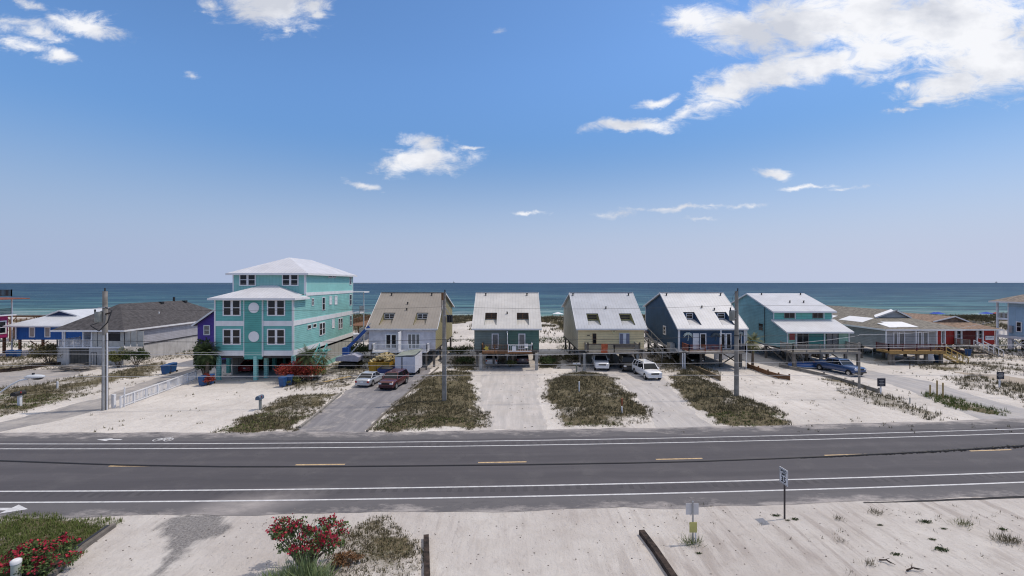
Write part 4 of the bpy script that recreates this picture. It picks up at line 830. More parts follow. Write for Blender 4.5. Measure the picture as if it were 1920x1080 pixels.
rf = part('lower_roof', lr, m_tqroof, T); part('fascia', MB().box(xl-.55, xr+.55, Y0-.66, Y0-.605, 9.78, 10.03).box(xr+.505, xr+.55, Y0-.6, Y1, 9.78, 10.03), m_trim, rf)
bands = MB()
for z in (6.62, 3.0):
    bands.box(xl, b0-.08, Y0-.06, Y0-.003, z, z+.62).box(b1+.08, xr+.05, Y0-.06, Y0-.003, z, z+.62); bands.box(xr+.003, xr+.05, Y0, Yb, z, z+.62)
bands.box(xr+.003, xr+.06, Y1, Yb, 10.2, 10.62); part('band_trim', bands, m_white, T)
ct = MB()
for px in (403.5, 549): ct.box(wx(px,55.5)-.09, wx(px,55.5)+.09, Y0-.075, Y0-.062, 3.0, 9.95)
for x in (b0-.08, b1): ct.box(x, x+.08, Y0-.25, Y0-.004, 2.9, 9.95)
ct.box(xr+.052, xr+.075, Y0-.02, Y0+.16, 3.0, 9.95).box(xr+.003, xr+.03, Y1, Y1+.15, 10.62, 12.9).box(xl+.05, xl+.2, Y1-.03, Y1-.003, 10.62, 12.9).box(xr-.2, xr, Y1-.03, Y1-.003, 10.0, 12.9); ct.box(xr+.003, xr+.03, Yb-.18, Yb, 3, 12.9)
part('corner_trim', ct, m_white, T)
for (a, b) in ((418,435),(435,452),(501,518),(518,535)):
    for (t, bt) in ((561.5,592.5),(616.5,646.5)): window(T, 'F', Y0, wx(a,55.5), wx(b,55.5), wz(bt,55.5), wz(t,55.5), m_white, 1, 2, t=.14)
for (a, b) in ((449,464.5),(464.5,480),(529,544.5),(544.5,560)): window(T, 'F', Y1, wx(a,58.9), wx(b,58.9), wz(536,58.9), wz(513,58.9), m_white, 1, 2, t=.13)
SY = lambda px: -xr*F/(960-px)
for (a, b, t, bt, g) in ((584,588,559,573,0),(603.5,609,557,582,0),(617,622,555,571,1),(627,632,554.5,571,1),(655,659,551.5,572.5,0),(576,583,608.5,617.5,0),(586,593,606.5,614.5,0),(598.5,604,605,629.5,0),(604,609,604,627,0),(622,627,598,615,1),(634,638,596.5,617.5,0),(638,642,596,616,0),(655.5,659,591,611.5,0),(615.5,622,516,521.5,0),(622.5,629,516.5,521.5,0),(655,658.5,516,534,0)):
    y = SY((a+b)/2); window(T, 'R', xr, SY(a), SY(b), wz(bt,y), wz(t,y), m_white, 1, 2 if (bt-t) > 12 else 1, m_white if g else None, t=.1)
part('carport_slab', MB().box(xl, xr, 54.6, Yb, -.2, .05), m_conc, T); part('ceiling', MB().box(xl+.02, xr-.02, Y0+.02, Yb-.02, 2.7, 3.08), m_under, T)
for (px, Y) in ((408.5,55.3),(478,55.2),(497.5,56.6),(549,55.3)): part('column', MB().box(wx(px,Y)-.2, wx(px,Y)+.2, Y, Y+.4, 0, 2.98), m_tqs, T)
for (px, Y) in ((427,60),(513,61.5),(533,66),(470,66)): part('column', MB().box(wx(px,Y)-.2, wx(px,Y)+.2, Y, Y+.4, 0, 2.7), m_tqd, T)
for px, Y in ((412,55.4),): part('steel_post', MB().box(wx(px,Y)-.08, wx(px,Y)+.08, Y, Y+.1, .02, 2.98), m_tqf, T)
m_lat = M('grey_lattice_panel', (.42,.42,.40), .8, .08, 1, stripe=('y', 1.45, .05, .3, 0)); part('lower_side_wall', MB().box(xr-.1, xr-.02, 61.5, Yb, .62, 3.0), m_lat, T); part('lower_side_base', MB().box(xr-.14, xr+.02, 61.5, Yb, -.1, .62), m_tqs, T)
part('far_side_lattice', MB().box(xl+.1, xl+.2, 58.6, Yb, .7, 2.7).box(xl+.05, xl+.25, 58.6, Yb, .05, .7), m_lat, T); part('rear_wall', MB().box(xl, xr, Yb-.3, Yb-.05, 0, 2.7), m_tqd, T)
stairs(T, xr+.3, xr+1.3, 62.5, 2.6, 58.9, .1, m_tqf); part('stair_landing', MB().box(xr+.02, xr+1.4, 62.5, 63.6, 2.5, 2.66), m_tqs, T)
for z in (3.0, 6.7): part('rear_balcony', MB().box(xl+2, xr+1.2, Yb, Yb+2.2, z, z+.2), m_white, T); rail(T, [(xr+1.1,Yb+.1),(xr+1.1,Yb+2.1)], z+.2, 1.0, m_metal, .12)
part('balcony_post', MB().box(xr+1.05, xr+1.2, Yb+2, Yb+2.15, 0, 10.2), m_white, T); part('balcony_roof', MB().box(xl+2, xr+1.9, Yb, Yb+2.7, 10.2, 10.4), m_white, T)

# purple house between
m_pur = M('purple_siding', (.085,.05,.30), .7, .08, .6, stripe=('z', .19, .14, .75, .015))
T = thing('beach_house', (-41.4, 66, 0), 'purple gabled house half hidden behind the turquoise house', 'house')
part('wall', MB().prism([(-45.6,.8),(-37.2,.8),(-37.2,6),(-41.4,8.9),(-45.6,6)], 'y', 66, 78), m_pur, T)
part('roof', MB().slab([(-46.1,65.5,5.75),(-41.4,65.5,9.05),(-41.4,78.5,9.05),(-46.1,78.5,5.75)], .14).slab([(-41.4,65.5,9.05),(-36.9,65.5,5.9),(-36.9,78.5,5.9),(-41.4,78.5,9.05)], .14), shingle('dark_shingles', (.09,.085,.085)), T)
part('fascia', MB().bar((-46.1,65.46,5.68),(-41.4,65.46,8.98),.06,.22).bar((-41.4,65.46,8.98),(-36.9,65.46,5.83),.06,.22), m_white, T)
window(T, 'F', 66, wx(382,66), wx(394,66), 4.3, 5.75, m_white, 1, 2, m_blind, t=.11); pilings(T, [-45.3,-41.4,-37.5], [66.3,77], .9, m_pile)

# grey bungalow
m_dsh = shingle('charcoal_shingles', (.085,.08,.085)); m_wsid = siding('grey_white_siding', (.42,.42,.46)); m_blk = M('painted_block_wall', (.45,.44,.43), .9, .1, 1, dirt=.3)
T = thing('beach_house', (-60.5, 66, 0), 'long grey bungalow with charcoal hip roof, screened porch and block basement', 'house')
XL, XR = -65.6, -56.0
part('upper_wall', MB().box(XL+.4, XR, 69.2, 90, 2.6, 5.05), m_wsid, T); part('basement_wall', MB().box(XL+.4, XR-.05, 69.3, 90, -.3, 2.6), m_blk, T); part('base_band', MB().box(XR+.003, XR+.05, 69.2, 90, 2.5, 2.66), m_wired, T)
part('roof', hip(MB(), XL-.4, XR+.5, 65.1, 91, 5.08, -60.95, -60.85, 70.7, 84, 8.62), m_dsh, T); part('fascia', MB().box(XL-.4, XR+.5, 65.04, 65.09, 4.86, 5.1).box(XR+.505, XR+.55, 65.1, 91, 4.86, 5.1), m_white, T)
for (x, y, z) in ((-60.3,78.5,8.35),(-60.2,84,8.35)): part('roof_vent', MB().box(x-.5, x+.1, y-.3, y+.3, z-.1, z+.28), m_black, T)
part('chimney_pipe', MB().tube([(-60.9,82,8.4),(-60.9,82,9.3)], .18, 8), m_black, T); part('roof_vent', MB().tube([(-58.2,75,6.4),(-58.2,75,7.1)], .1, 8), m_white, T)
part('porch_floor', MB().box(XL, XR, 65.5, 69.18, 2.45, 2.66), m_white, T); [part('porch_wall_below', MB().box(a, b, 65.6, 69, -.2, 2.45), m_blk, T) for a, b in ((XL, wx(130,65.7)), (wx(168,65.7), XR))]
part('garage_lattice', MB().box(wx(130,65.9), wx(168,65.9), 65.85, 65.95, .2, 2.3), M('dark_board_door', (.10,.095,.085), .9, .2, 1, stripe=('x', .48, .1, .4, 0)), T)
rail(T, [(XL+.05,69.1),(XL+.05,65.6),(wx(171,65.6),65.6)], 2.66, 1.0, m_trim, .12)
for px in (121, 156, 172): part('porch_post', MB().box(wx(px,65.6)-.08, wx(px,65.6)+.08, 65.55, 65.71, 2.66, 4.95), m_white, T)
scr = MB(); 
for a, b in ((172,183),(184,203),(226,233),(235,245),(246,257),(258,270)): scr.box(wx(a,65.7), wx(b,65.7)-.05, 65.66, 65.72, 2.68, 4.9)
scr.box(wx(204,65.7), wx(226,65.7), 65.66, 65.72, 2.68, 3.5); part('screen_panel', scr, M('cream_screen', (.46,.45,.42), .8, .1, 2), T)
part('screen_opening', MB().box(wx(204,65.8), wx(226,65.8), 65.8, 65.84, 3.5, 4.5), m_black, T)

# blue house with white roof, far left
m_blu = M('royal_blue_siding', (.015,.10,.34), .7, .08, .6, stripe=('x', .35, .1, .8, .01)); m_wr2 = ribroof('white_shed_roof', (.6,.62,.66))
T = thing('beach_house', (-76, 75, 0), 'royal blue stilt house with white metal roof behind the bungalow', 'house')
part('wall', MB().box(-81.6, -70, 75, 92, 2.5, 4.75), m_blu, T); rf, Lf, Rf = dutch(T, -83.2, -69, 74.4, 97, 4.85, -77.3, 78, 6.3, 7.15, m_wr2, M('navy_gable', (.03,.05,.12)), m_white)
for a, b in ((55,66),(84,95)): window(T, 'F', 75, wx(a,75), wx(b,75), 2.9, 4.6, m_white, 1, 1, M('tan_blind_%d' % a, (.34,.29,.26)), t=.13)
for px in (30, 118): part('porch_post', MB().box(wx(px,74.7)-.08, wx(px,74.7)+.08, 74.6, 74.76, 2.4, 4.7), m_white, T)
pilings(T, [-81.3,-77.5,-73.7,-70.3], [75.2,82,91], 2.5, m_brownwood, .14, brace=[((-79.5,75.1,2.3),(-76.5,75.1,.2)),((-79.5,75.1,.2),(-76.5,75.1,2.3))])

# magenta house, left edge
m_mag = M('magenta_siding', (.36,.02,.13), .7, .08, .6)
T = thing('beach_house', (-88, 70, 0), 'magenta stilt house with upper porch at the left edge', 'house')
part('wall', MB().box(-94, -84.4, 66, 76.2, 2.7, 6.4), m_mag, T); window(T, 'R', -84.4, 74.75, 75.95, 3.4, 5.6, m_white, 1, 2, t=.18)
part('porch_roof', MB().slab([(-95,65,9.55),(-82.2,65,9.3),(-82.2,77.6,9.3),(-95,77.6,9.55)], .15), M('rust_roof', (.24,.08,.05)), T); part('upper_floor', MB().box(-94.5, -83.6, 65.5, 76.8, 6.4, 6.6), m_trim, T)
part('upper_wall', MB().box(-94, -86, 66, 75.2, 6.6, 9.3), m_mag, T); part('porch_post', MB().box(-83.9, -83.75, 76.2, 76.35, -.1, 9.3).box(-83.9, -83.75, 66, 66.15, -.1, 9.3), m_white, T)
rail(T, [(-83.9,66),(-83.9,76.3),(-88,76.3)], 9.6, 1.1, m_wired, .15); rail(T, [(-83.9,66),(-83.9,76.3)], 6.6, 1.0, m_wired, .15); pilings(T, [-93.5,-89,-84.8], [66.3,71,76], 2.7, m_brownwood, .15)

# wooden walkovers on the dune
def walkover(lbl, x, y0, y1, z, wd=1.8, mat=m_brownwood, sxx=1):
    T = thing('dune_walkover', (x, y0, 0), lbl, 'boardwalk')
    part('planks', MB().box(x-wd/2, x+wd/2, y0, y1, z-.12, z), mat, T); rail(T, [(x-wd/2,y0),(x-wd/2,y1)], z, 1, mat, .25, 2); rail(T, [(x+wd/2,y0),(x+wd/2,y1)], z, 1, mat, .25, 2)
    pilings(T, [x-wd/2, x+wd/2], list(np.arange(y0, y1, 3.5)), z-.1, mat, .1, z0=-1); return T
walkover('brown boardwalk on posts over the dune behind the turquoise house', -30.5, 90, 118, 3.4, 4.5)
walkover('brown boardwalk over the dune behind the blue and magenta houses', -103, 92, 120, 3.3, 3)
T = thing('pergola', (-104, 100, 0), 'dark wooden pergola on the dune left of the blue house', 'pergola')
for x in (-110,-104,-98): part('post', MB().box(x-.12, x+.12, 99.9, 100.1, 0, 4.4), m_brownwood, T); part('brace', MB().bar((x,100,3.2),(x-1.2,100,4.4),.12,.12).bar((x,100,3.2),(x+1.2,100,4.4),.12,.12), m_brownwood, T)
part('beam', MB().box(-112, -95, 99.8, 100.2, 4.4, 4.7), m_brownwood, T)
walkover('grey boardwalk climbing the dune left of the pale blue house', 96.5, 94, 118, 2.8, 1.8, m_grail)
walkover('brown boardwalk over the dune behind the navy and yellow houses', 20.8, 84, 116, 2.9, 1.6)
# ================================================================ vehicles (front looks to -y, built at the origin)
def paint(name, col, met=.2): return M(name, col, .28, .04, 1, metal=met, spec=.6, coat=.6)
m_arch = M('wheel_arch_black', (.012,.012,.013), .8, .1, 2); m_grille = M('grille_black', (.015,.015,.017), .4, .1, 2)
def vehicle(label, cat, pm, L, W, zb, hood, belt, top, cab, name='parked_car', bed=None, lampm=None, roofrack=False, group=None, trim=None):
    T = thing(name, (0,0,0), label, cat, group)
    w2 = W/2; f, r = -L/2, L/2; c0, c1, c2, c3 = cab       # windscreen foot, roof front, roof rear, rear glass foot
    # body shell: cross-sections along the length, bulging at the shoulder and rounded in plan at both ends
    def sec(y, wd, zt, zl=zb):
        return [(-wd*.93,y,zl),(-wd,y,zl+.18),(-wd,y,zt-.22),(-wd*.95,y,zt-.05),(-wd*.72,y,zt),(0,y,zt+.025),(wd*.72,y,zt),(wd*.95,y,zt-.05),(wd,y,zt-.22),(wd,y,zl+.18),(wd*.93,y,zl)]
    st = [(f, w2*.80, hood-.20, zb+.05), (f+.10, w2*.91, hood-.08, zb), (f+.45, w2*.985, hood-.03, zb), (c0-.1, w2, hood+.03, zb), (c0+.25, w2, belt, zb), (c3-.1, w2, belt, zb),
          (max(c3+.05, r-.5), w2*.99, belt-.02, zb), (r-.12, w2*.94, belt-.06, zb+.03), (r, w2*.84, belt-.16, zb+.10)]
    mb = MB(); vs = []; n = 11
    for s in st: vs += sec(*s)
    fs = [(i*n+k, i*n+k+1, (i+1)*n+k+1, (i+1)*n+k) for i in range(len(st)-1) for k in range(n-1)]
    fs += [(i*n, (i+1)*n, (i+1)*n+n-1, i*n+n-1) for i in range(len(st)-1)]
    mb.add(vs, fs, True); mb.add(vs[:n], [tuple(range(n))]); mb.add(vs[-n:], [tuple(range(n))[::-1]]); part('body', mb, pm, T)
    # glasshouse
    wt, wbm = w2*.74, w2*.93
    g = [(-wbm,c0,belt-.03),(wbm,c0,belt-.03),(wbm,c3,belt-.03),(-wbm,c3,belt-.03),(-wt,c1,top-.07),(wt,c1,top-.07),(wt,c2,top-.07),(-wt,c2,top-.07)]
    part('window_glass', MB().add(g, [(0,1,5,4),(1,2,6,5),(2,3,7,6),(3,0,4,7),(4,5,6,7)]), m_glass, T)
    rf = MB(); a, b = g[4:8], .035
    rr = [(-wt-.03,c1-.05,top-.07),(wt+.03,c1-.05,top-.07),(wt+.03,c2+.05,top-.07),(-wt-.03,c2+.05,top-.07),(-wt+.06,c1+.12,top),(wt-.06,c1+.12,top),(wt-.06,c2-.1,top),(-wt+.06,c2-.1,top)]
    rf.add(rr, [(0,1,5,4),(1,2,6,5),(2,3,7,6),(3,0,4,7),(4,5,6,7),(3,2,1,0)]); part('roof', rf, pm, T)
    for s in (-1, 1):
        for (y0, y1) in ((c0, c1), (c3, c2)): part('pillar', MB().bar((s*wbm*1.0,y0,belt-.03),(s*(wt+.01),y1,top-.06),.09,.07), pm, T)
        ym = (c1+c2)/2+.05; part('pillar', MB().bar((s*(wbm+.005),ym,belt-.03),(s*(wt+.015),ym,top-.06),.10,.06,(0,1,0)), pm, T)
        if c2-c1 > 2: y = c2-.75; part('pillar', MB().bar((s*(wbm+.005),y+.2,belt-.03),(s*(wt+.015),y,top-.06),.10,.06,(0,1,0)), pm, T)
        part('door_mirror', MB().ell((s*(w2+.10), c0+.35, belt+.08), (.11,.07,.08), 8, 6), trim or pm, T)
        for y in (f+.85, r-.95):
            R_ = .36 if top > 1.6 else .33
            w_ = thing('wheel', (0,0,0), None, None); w_.parent = T
            for k_ in ('label','category'): 
                if k_ in w_: del w_[k_]
            xo = s*(w2+.015); xi = s*(w2-.24)
            part('tyre', MB().tube([(xi,y,R_),(xo-s*.03,y,R_),(xo,y,R_)], [R_,R_,R_*.93], 20), m_rubber, w_); part('rim', MB().tube([(xo-s*.05,y,R_),(xo+s*.012,y,R_)], [R_*.66,R_*.60], 12), m_chrome, w_)
            part('wheel_arch', MB().tube([(s*(w2-.2),y,R_+.04),(s*(w2+.004),y,R_+.04)], R_*1.17, 20), m_arch, T)
        part('headlight', MB().box(min(s*w2*.52,s*w2*.9), max(s*w2*.52,s*w2*.9), f-.012, f+.2, hood-.36, hood-.20), m_lens, T)
        part('tail_light', MB().box(min(s*w2*.66,s*w2*.90), max(s*w2*.66,s*w2*.90), r-.18, r+.012, belt-.42, belt-.20), m_redlens, T)
    part('grille', MB().box(-w2*.48, w2*.48, f-.02, f+.1, hood-.38, hood-.2), m_grille, T); part('bumper', MB().box(-w2*.86, w2*.86, f-.06, f+.14, zb+.02, zb+.2), trim or pm, T); part('bumper', MB().box(-w2*.88, w2*.88, r-.12, r+.05, zb+.05, zb+.24), trim or pm, T)
    part('number_plate', MB().box(-.16, .16, r+.012, r+.03, belt-.40, belt-.26), m_lens, T)
    if bed:
        part('bed_floor', MB().box(-w2*.82, w2*.82, bed[0], bed[1], belt-.02, belt+.03), bed[2], T)
        if bed[3]: part('bed_rail', MB().box(-w2*.93, -w2*.82, bed[0], bed[1]+.1, belt-.05, belt+.07), pm, T); part('bed_rail', MB().box(w2*.82, w2*.93, bed[0], bed[1]+.1, belt-.05, belt+.07), pm, T); part('tailgate', MB().box(-w2*.82, w2*.82, bed[1], bed[1]+.1, belt-.4, belt+.07), pm, T)
    if roofrack:
        for s in (-1, 1): part('roof_rail', MB().bar((s*wt*.9,c1+.2,top+.05),(s*wt*.9,c2-.15,top+.05),.05,.05), m_black, T)
    return T
PI = math.pi
p_silver = paint('silver_paint', (.50,.53,.58), .5); p_mar = paint('maroon_paint', (.085,.014,.02)); p_white = paint('white_car_paint', (.72,.72,.74), 0); p_navy = paint('navy_blue_paint', (.02,.06,.17)); p_blk = paint('black_paint', (.02,.022,.025)); p_dk = paint('dark_green_black_paint', (.02,.028,.028)); p_red = paint('red_paint', (.26,.018,.025)); p_pur = paint('grey_violet_paint', (.10,.09,.12), .4)
def gr(px, py): x, y = gp(px, py); return (x, y, 0)
def put(T, px, py, rz, dy=0):
    x, y = gp(px, py); T.location = (x, y+dy, .012); T.rotation_euler = (0, 0, R(rz)); return T
put(vehicle('silver sedan seen from behind on the grey drive beside the maroon car', 'car', p_silver, 4.6, 1.82, .24, .86, .97, 1.44, (-.85,-.1,.95,1.65)), 684, 727, 172, 2.2)
put(vehicle('maroon suv facing the road on the grey drive in front of the white trailer', 'car', p_mar, 4.7, 1.86, .3, 1.06, 1.12, 1.72, (-1.15,-.55,1.75,2.15), trim=M('dark_maroon_trim', (.05,.015,.02))), 729, 733, -9, 2.3)
put(vehicle('red car parked in the carport under the turquoise house', 'car', p_red, 4.5, 1.8, .25, .9, 1.0, 1.48, (-.9,-.2,1.1,1.8)), 461, 699, 180, 1.9)
put(vehicle('silver crossover parked under the left half of the green house', 'car', p_silver, 4.5, 1.84, .28, 1.0, 1.08, 1.62, (-1.0,-.4,1.6,2.05)), 921.5, 687, 180, 2.3)
put(vehicle('grey violet car parked under the right half of the green house', 'car', p_pur, 4.5, 1.8, .25, .95, 1.02, 1.5, (-.95,-.25,1.3,1.95)), 980, 684, 180, 2.3)
put(vehicle('white crew cab pickup in front of the yellow house pilings', 'pickup truck', p_white, 5.8, 2.0, .42, 1.2, 1.25, 1.86, (-1.15,-.6,.95,1.2), name='pickup_truck', bed=(1.3,2.75,m_black,True)), 1128, 692, -5, 1.1)
put(vehicle('black four wheel drive car with pale hood behind the white suv', 'car', p_blk, 4.4, 1.85, .4, 1.12, 1.2, 1.85, (-.8,-.5,1.9,2.1)), 1185, 699, -6, 2.2)
put(vehicle('large white suv with dark side glass on the sandy drive', 'car', p_white, 5.2, 2.02, .34, 1.12, 1.2, 1.88, (-1.35,-.75,2.15,2.5), roofrack=True), 1224, 714, 6, 2.5)
put(vehicle('dark suv parked under the navy house', 'car', p_dk, 4.7, 1.9, .3, 1.06, 1.14, 1.74, (-1.1,-.5,1.8,2.2)), 1311, 686, -6, 2.3)
put(vehicle('navy blue crew cab pickup on the grey drive right of the teal house', 'pickup truck', p_navy, 5.9, 2.0, .4, 1.2, 1.24, 1.86, (-1.25,-.65,.95,1.25), name='pickup_truck', bed=(1.35,2.8,p_navy,False), trim=p_blk), 1604, 707, 14, 2.9)
put(vehicle('white pickup with black windscreen deep under the teal house', 'pickup truck', p_white, 5.5, 1.95, .4, 1.15, 1.2, 1.82, (-1.15,-.6,.9,1.2), name='pickup_truck', bed=(1.3,2.6,m_black,True)), 1511, 676, 0, 2.8)
put(vehicle('grey car half hidden under the right bay of the teal house', 'car', p_silver, 4.5, 1.82, .25, .95, 1.02, 1.5, (-.95,-.25,1.3,1.95)), 1552, 672, 0, 2.6)
# blue skiff on the ground before the teal house
T = thing('skiff', (0,0,0), 'small blue upturned skiff in front of the teal house pilings', 'boat')
mb = MB(); vs = []; st = [(-1.9,.1,.55),(-1.3,.5,.72),(-.4,.78,.8),(.8,.82,.8),(1.8,.7,.74)]
for x, wd, zt in st: vs += [(x,-wd,.12),(x,-wd*.96,.34),(x,-wd*.6,zt*.82),(x,0,zt),(x,wd*.6,zt*.82),(x,wd*.96,.34),(x,wd,.12)]
mb.add(vs, [(i*7+k,i*7+k+1,(i+1)*7+k+1,(i+1)*7+k) for i in range(4) for k in range(6)], True); mb.add(vs[-7:], [(0,1,2,3,4,5,6)]); mb.add(vs[:7], [(6,5,4,3,2,1,0)]); part('hull', mb, paint('skiff_blue', (.015,.08,.28), 0), T)
part('keel', MB().tube([(-1.88,0,.56),(-.4,0,.83),(1.8,0,.77)], .04, 6), m_binblue, T); part('rub_rail', MB().tube([(-1.9,-.12,.14),(-1.3,-.53,.14),(-.4,-.81,.14),(.8,-.85,.14),(1.8,-.73,.14)], .04, 6), m_white, T); put(T, 1510, 690, -12, .5)

# ---- yellow dumpster, trailer, blue skip, boom lift
m_dump = M('yellow_dumpster_paint', (.42,.24,.02), .6, .2, 2, dirt=.35)
x, y = gp(713, 705); T = thing('dumpster', (x, y+2, 0), 'yellow dumpster heaped with scrap lumber and insulation', 'dumpster')
part('bin', MB().add([(x-1.3,y,.15),(x+1.1,y,.15),(x+1.3,y+4,.15),(x-1.1,y+4,.15),(x-1.45,y-.15,1.75),(x+1.2,y-.15,1.75),(x+1.45,y+4.1,1.75),(x-1.2,y+4.1,1.75)], [(0,1,5,4),(1,2,6,5),(2,3,7,6),(3,0,4,7),(0,3,2,1)]), m_dump, T)
for k in range(4): part('rib', MB().bar((x-1.3+.8*k,y-.03,.15),(x-1.42+.87*k,y-.2,1.78),.09,.1), m_dump, T)
part('lip', MB().bar((x-1.5,y-.17,1.75),(x+1.25,y-.17,1.75),.12,.1), m_dump, T)
m_junk = M('scrap_yellow_insulation', (.44,.35,.18), .95, .3, 2, island=True); mb = MB()
for k in range(150):
    a = rnd.uniform(-1.3,1.25); b = rnd.uniform(.1,3.9); h = 1.55+.75*(1-(a/1.5)**2)*rnd.uniform(.5,1.1); an = rnd.uniform(0,PI); l = rnd.uniform(.2,.75)
    mb.bar((x+a-l*math.cos(an)*.5,y+b-l*math.sin(an)*.5,h+rnd.uniform(-.12,.12)),(x+a+l*math.cos(an)*.5,y+b+l*math.sin(an)*.5,h+rnd.uniform(-.12,.25)),rnd.uniform(.1,.35),rnd.uniform(.04,.2))
single('scrap_lumber', mb, m_junk, 'heap of yellow scrap lumber and insulation filling the yellow dumpster', 'debris', kind='stuff', org=(x, y+2, 1.6))
x, y = gp(759, 707); T = thing('box_trailer', (x+.2, y+2, 0), 'white enclosed box trailer parked beside the dumpster', 'trailer'); m_tr = M('trailer_white', (.62,.62,.68), .5, .08, 1, stripe=('x', .6, .03, .8, 0), dirt=.1)
part('box', MB().box(x-1.25, x+1.3, y, y+4.6, .55, 2.55), m_tr, T); part('roof_panel', MB().slab([(x-1.3,y-.05,2.6),(x+1.35,y-.05,2.85),(x+1.35,y+4.65,2.95),(x-1.3,y+4.65,2.6)], .05), M('dusty_green_roof', (.25,.28,.25), .8, .2, 1), T)
part('door', MB().box(x-.25, x+1.05, y-.04, y-.005, .65, 2.35), m_tr, T); part('door_gap', MB().box(x-.45, x-.28, y-.03, y-.004, .6, 2.5), M('grey_gasket', (.18,.18,.2)), T); part('chassis', MB().box(x-1.1, x+1.1, y+.1, y+4.5, .42, .55), m_black, T)
for s in (-1.2, 1.22): part('wheel', MB().tube([(x+s,y+2.4,.35),(x+s+.18,y+2.4,.35)], .34, 16), m_rubber, T)
part('hitch', MB().bar((x-.9,y,.5),(x,y-1.1,.5),.08,.1).bar((x+.9,y,.5),(x,y-1.1,.5),.08,.1), m_black, T)
x, y = gp(722, 711); T = thing('utility_cart', (x, y+1, 0), 'dark blue open tub behind the silver sedan', 'container'); part('tub', MB().add([(x-.75,y,.2),(x+.75,y,.2),(x+.75,y+1.5,.2),(x-.75,y+1.5,.2),(x-.95,y-.15,1.25),(x+.95,y-.15,1.25),(x+.95,y+1.7,1.25),(x-.95,y+1.7,1.25)], [(0,1,5,4),(1,2,6,5),(2,3,7,6),(3,0,4,7),(0,3,2,1)]), M('dark_blue_tub', (.012,.03,.14), .5, .1, 2), T)
part('load', MB().ell((x,y+.75,1.2), (.85,.8,.22), 10, 6), m_black, T)
x, y = gp(652, 693); T = thing('boom_lift', (x, y+1, 0), 'blue telescopic boom lift with pale turret and raised blue arm', 'boom lift'); m_lift = M('lift_blue', (.02,.08,.30), .45, .1, 2); m_lp = M('pale_lilac_cover', (.36,.36,.46), .6, .1, 2)
part('chassis', MB().box(x-1.0, x+1.0, y-.3, y+2.6, .45, .95), m_black, T)
for i in (-1.15, .85):
    for j in (0, 2.3): part('wheel', MB().tube([(x+i,y+j,.48),(x+i+.3,y+j,.48)], .48, 16), m_rubber, T)
part('turret', MB().prism([(x-1.6,1.25),(x+1.5,1.15),(x+1.65,1.75),(x+.7,2.15),(x-.3,1.95),(x-1.5,1.7)], 'y', y-.35, y+1.9), m_lp, T); part('boom_mount', MB().box(x-.95, x-.1, y+.5, y+1.4, 1.5, 2.9), m_lift, T)
xe = wx(692, y+1.5); part('boom', MB().bar((x-.9,y+1,2.3),(xe,y+1.6,wz(612,y+1.6)),.45,.42), m_lift, T); part('boom_section', MB().bar((x-.6,y+1.05,2.78),(xe+.2,y+1.65,wz(612,y+1.6)+.42),.12,.10), m_metal, T); part('cylinder', MB().bar((x-.3,y+1,1.7),(x+1.2,y+1.25,3.4),.14,.14), m_metal, T)

# ---- bins
def bin_proto():
    T = thing('wheelie_bin', (0,0,0), 'blue wheeled bin', 'bin', 'blue wheeled bins')
    part('tub', MB().add([(-.24,-.26,.08),(.24,-.26,.08),(.24,.26,.08),(-.24,.26,.08),(-.3,-.36,1.0),(.3,-.36,1.0),(.3,.36,1.0),(-.3,.36,1.0)], [(0,1,5,4),(1,2,6,5),(2,3,7,6),(3,0,4,7),(0,3,2,1),(4,5,6,7)]), m_binblue, T)
    part('lid', MB().add([(-.33,-.4,1.0),(.33,-.4,1.0),(.33,.4,1.0),(-.33,.4,1.0),(-.28,-.33,1.09),(.28,-.33,1.09),(.28,.36,1.12),(-.28,.36,1.12)], [(0,1,5,4),(1,2,6,5),(2,3,7,6),(3,0,4,7),(4,5,6,7)]), M('bin_lid_blue', (.018,.075,.22), .5, .1, 2), T)
    for s in (-1, 1): part('wheel', MB().tube([(s*.24,.34,.12),(s*.3,.34,.12)], .12, 10), m_rubber, T)
    part('handle', MB().bar((-.26,.44,1.0),(.26,.44,1.0),.04,.04), m_binblue, T); return T
bp = bin_proto(); bl = [(376,725,1.05,-8,'left blue bin of the pair below the palmetto by the white railing'),(390,722,1.05,8,'right blue bin of the pair below the palmetto by the white railing'),(527,727,1.05,-6,'left blue bin of the pair beside the red flowering shrub'),(540,724,1.05,10,'right blue bin of the pair beside the red flowering shrub'),
 (306,703,1.12,-12,'front blue bin of the pair on the grassy bank behind the railing'),(319,699,1.12,-12,'rear blue bin of the pair on the grassy bank behind the railing'),(13,671,1.05,0,'left blue bin of the pair near the magenta house'),(27,671,1.05,0,'right blue bin of the pair near the magenta house'),(1764,682,1.05,0,'dark blue bin at the foot of the yellow wood stairs'),(1820,669,1.05,40,'blue bin under the red house stairs')]
for i, (px, py, s, rz, lb) in enumerate(bl): x, y = gp(px, py); place(bp, (x, y+.4, .01), R(rz), lb, s, i == 0)

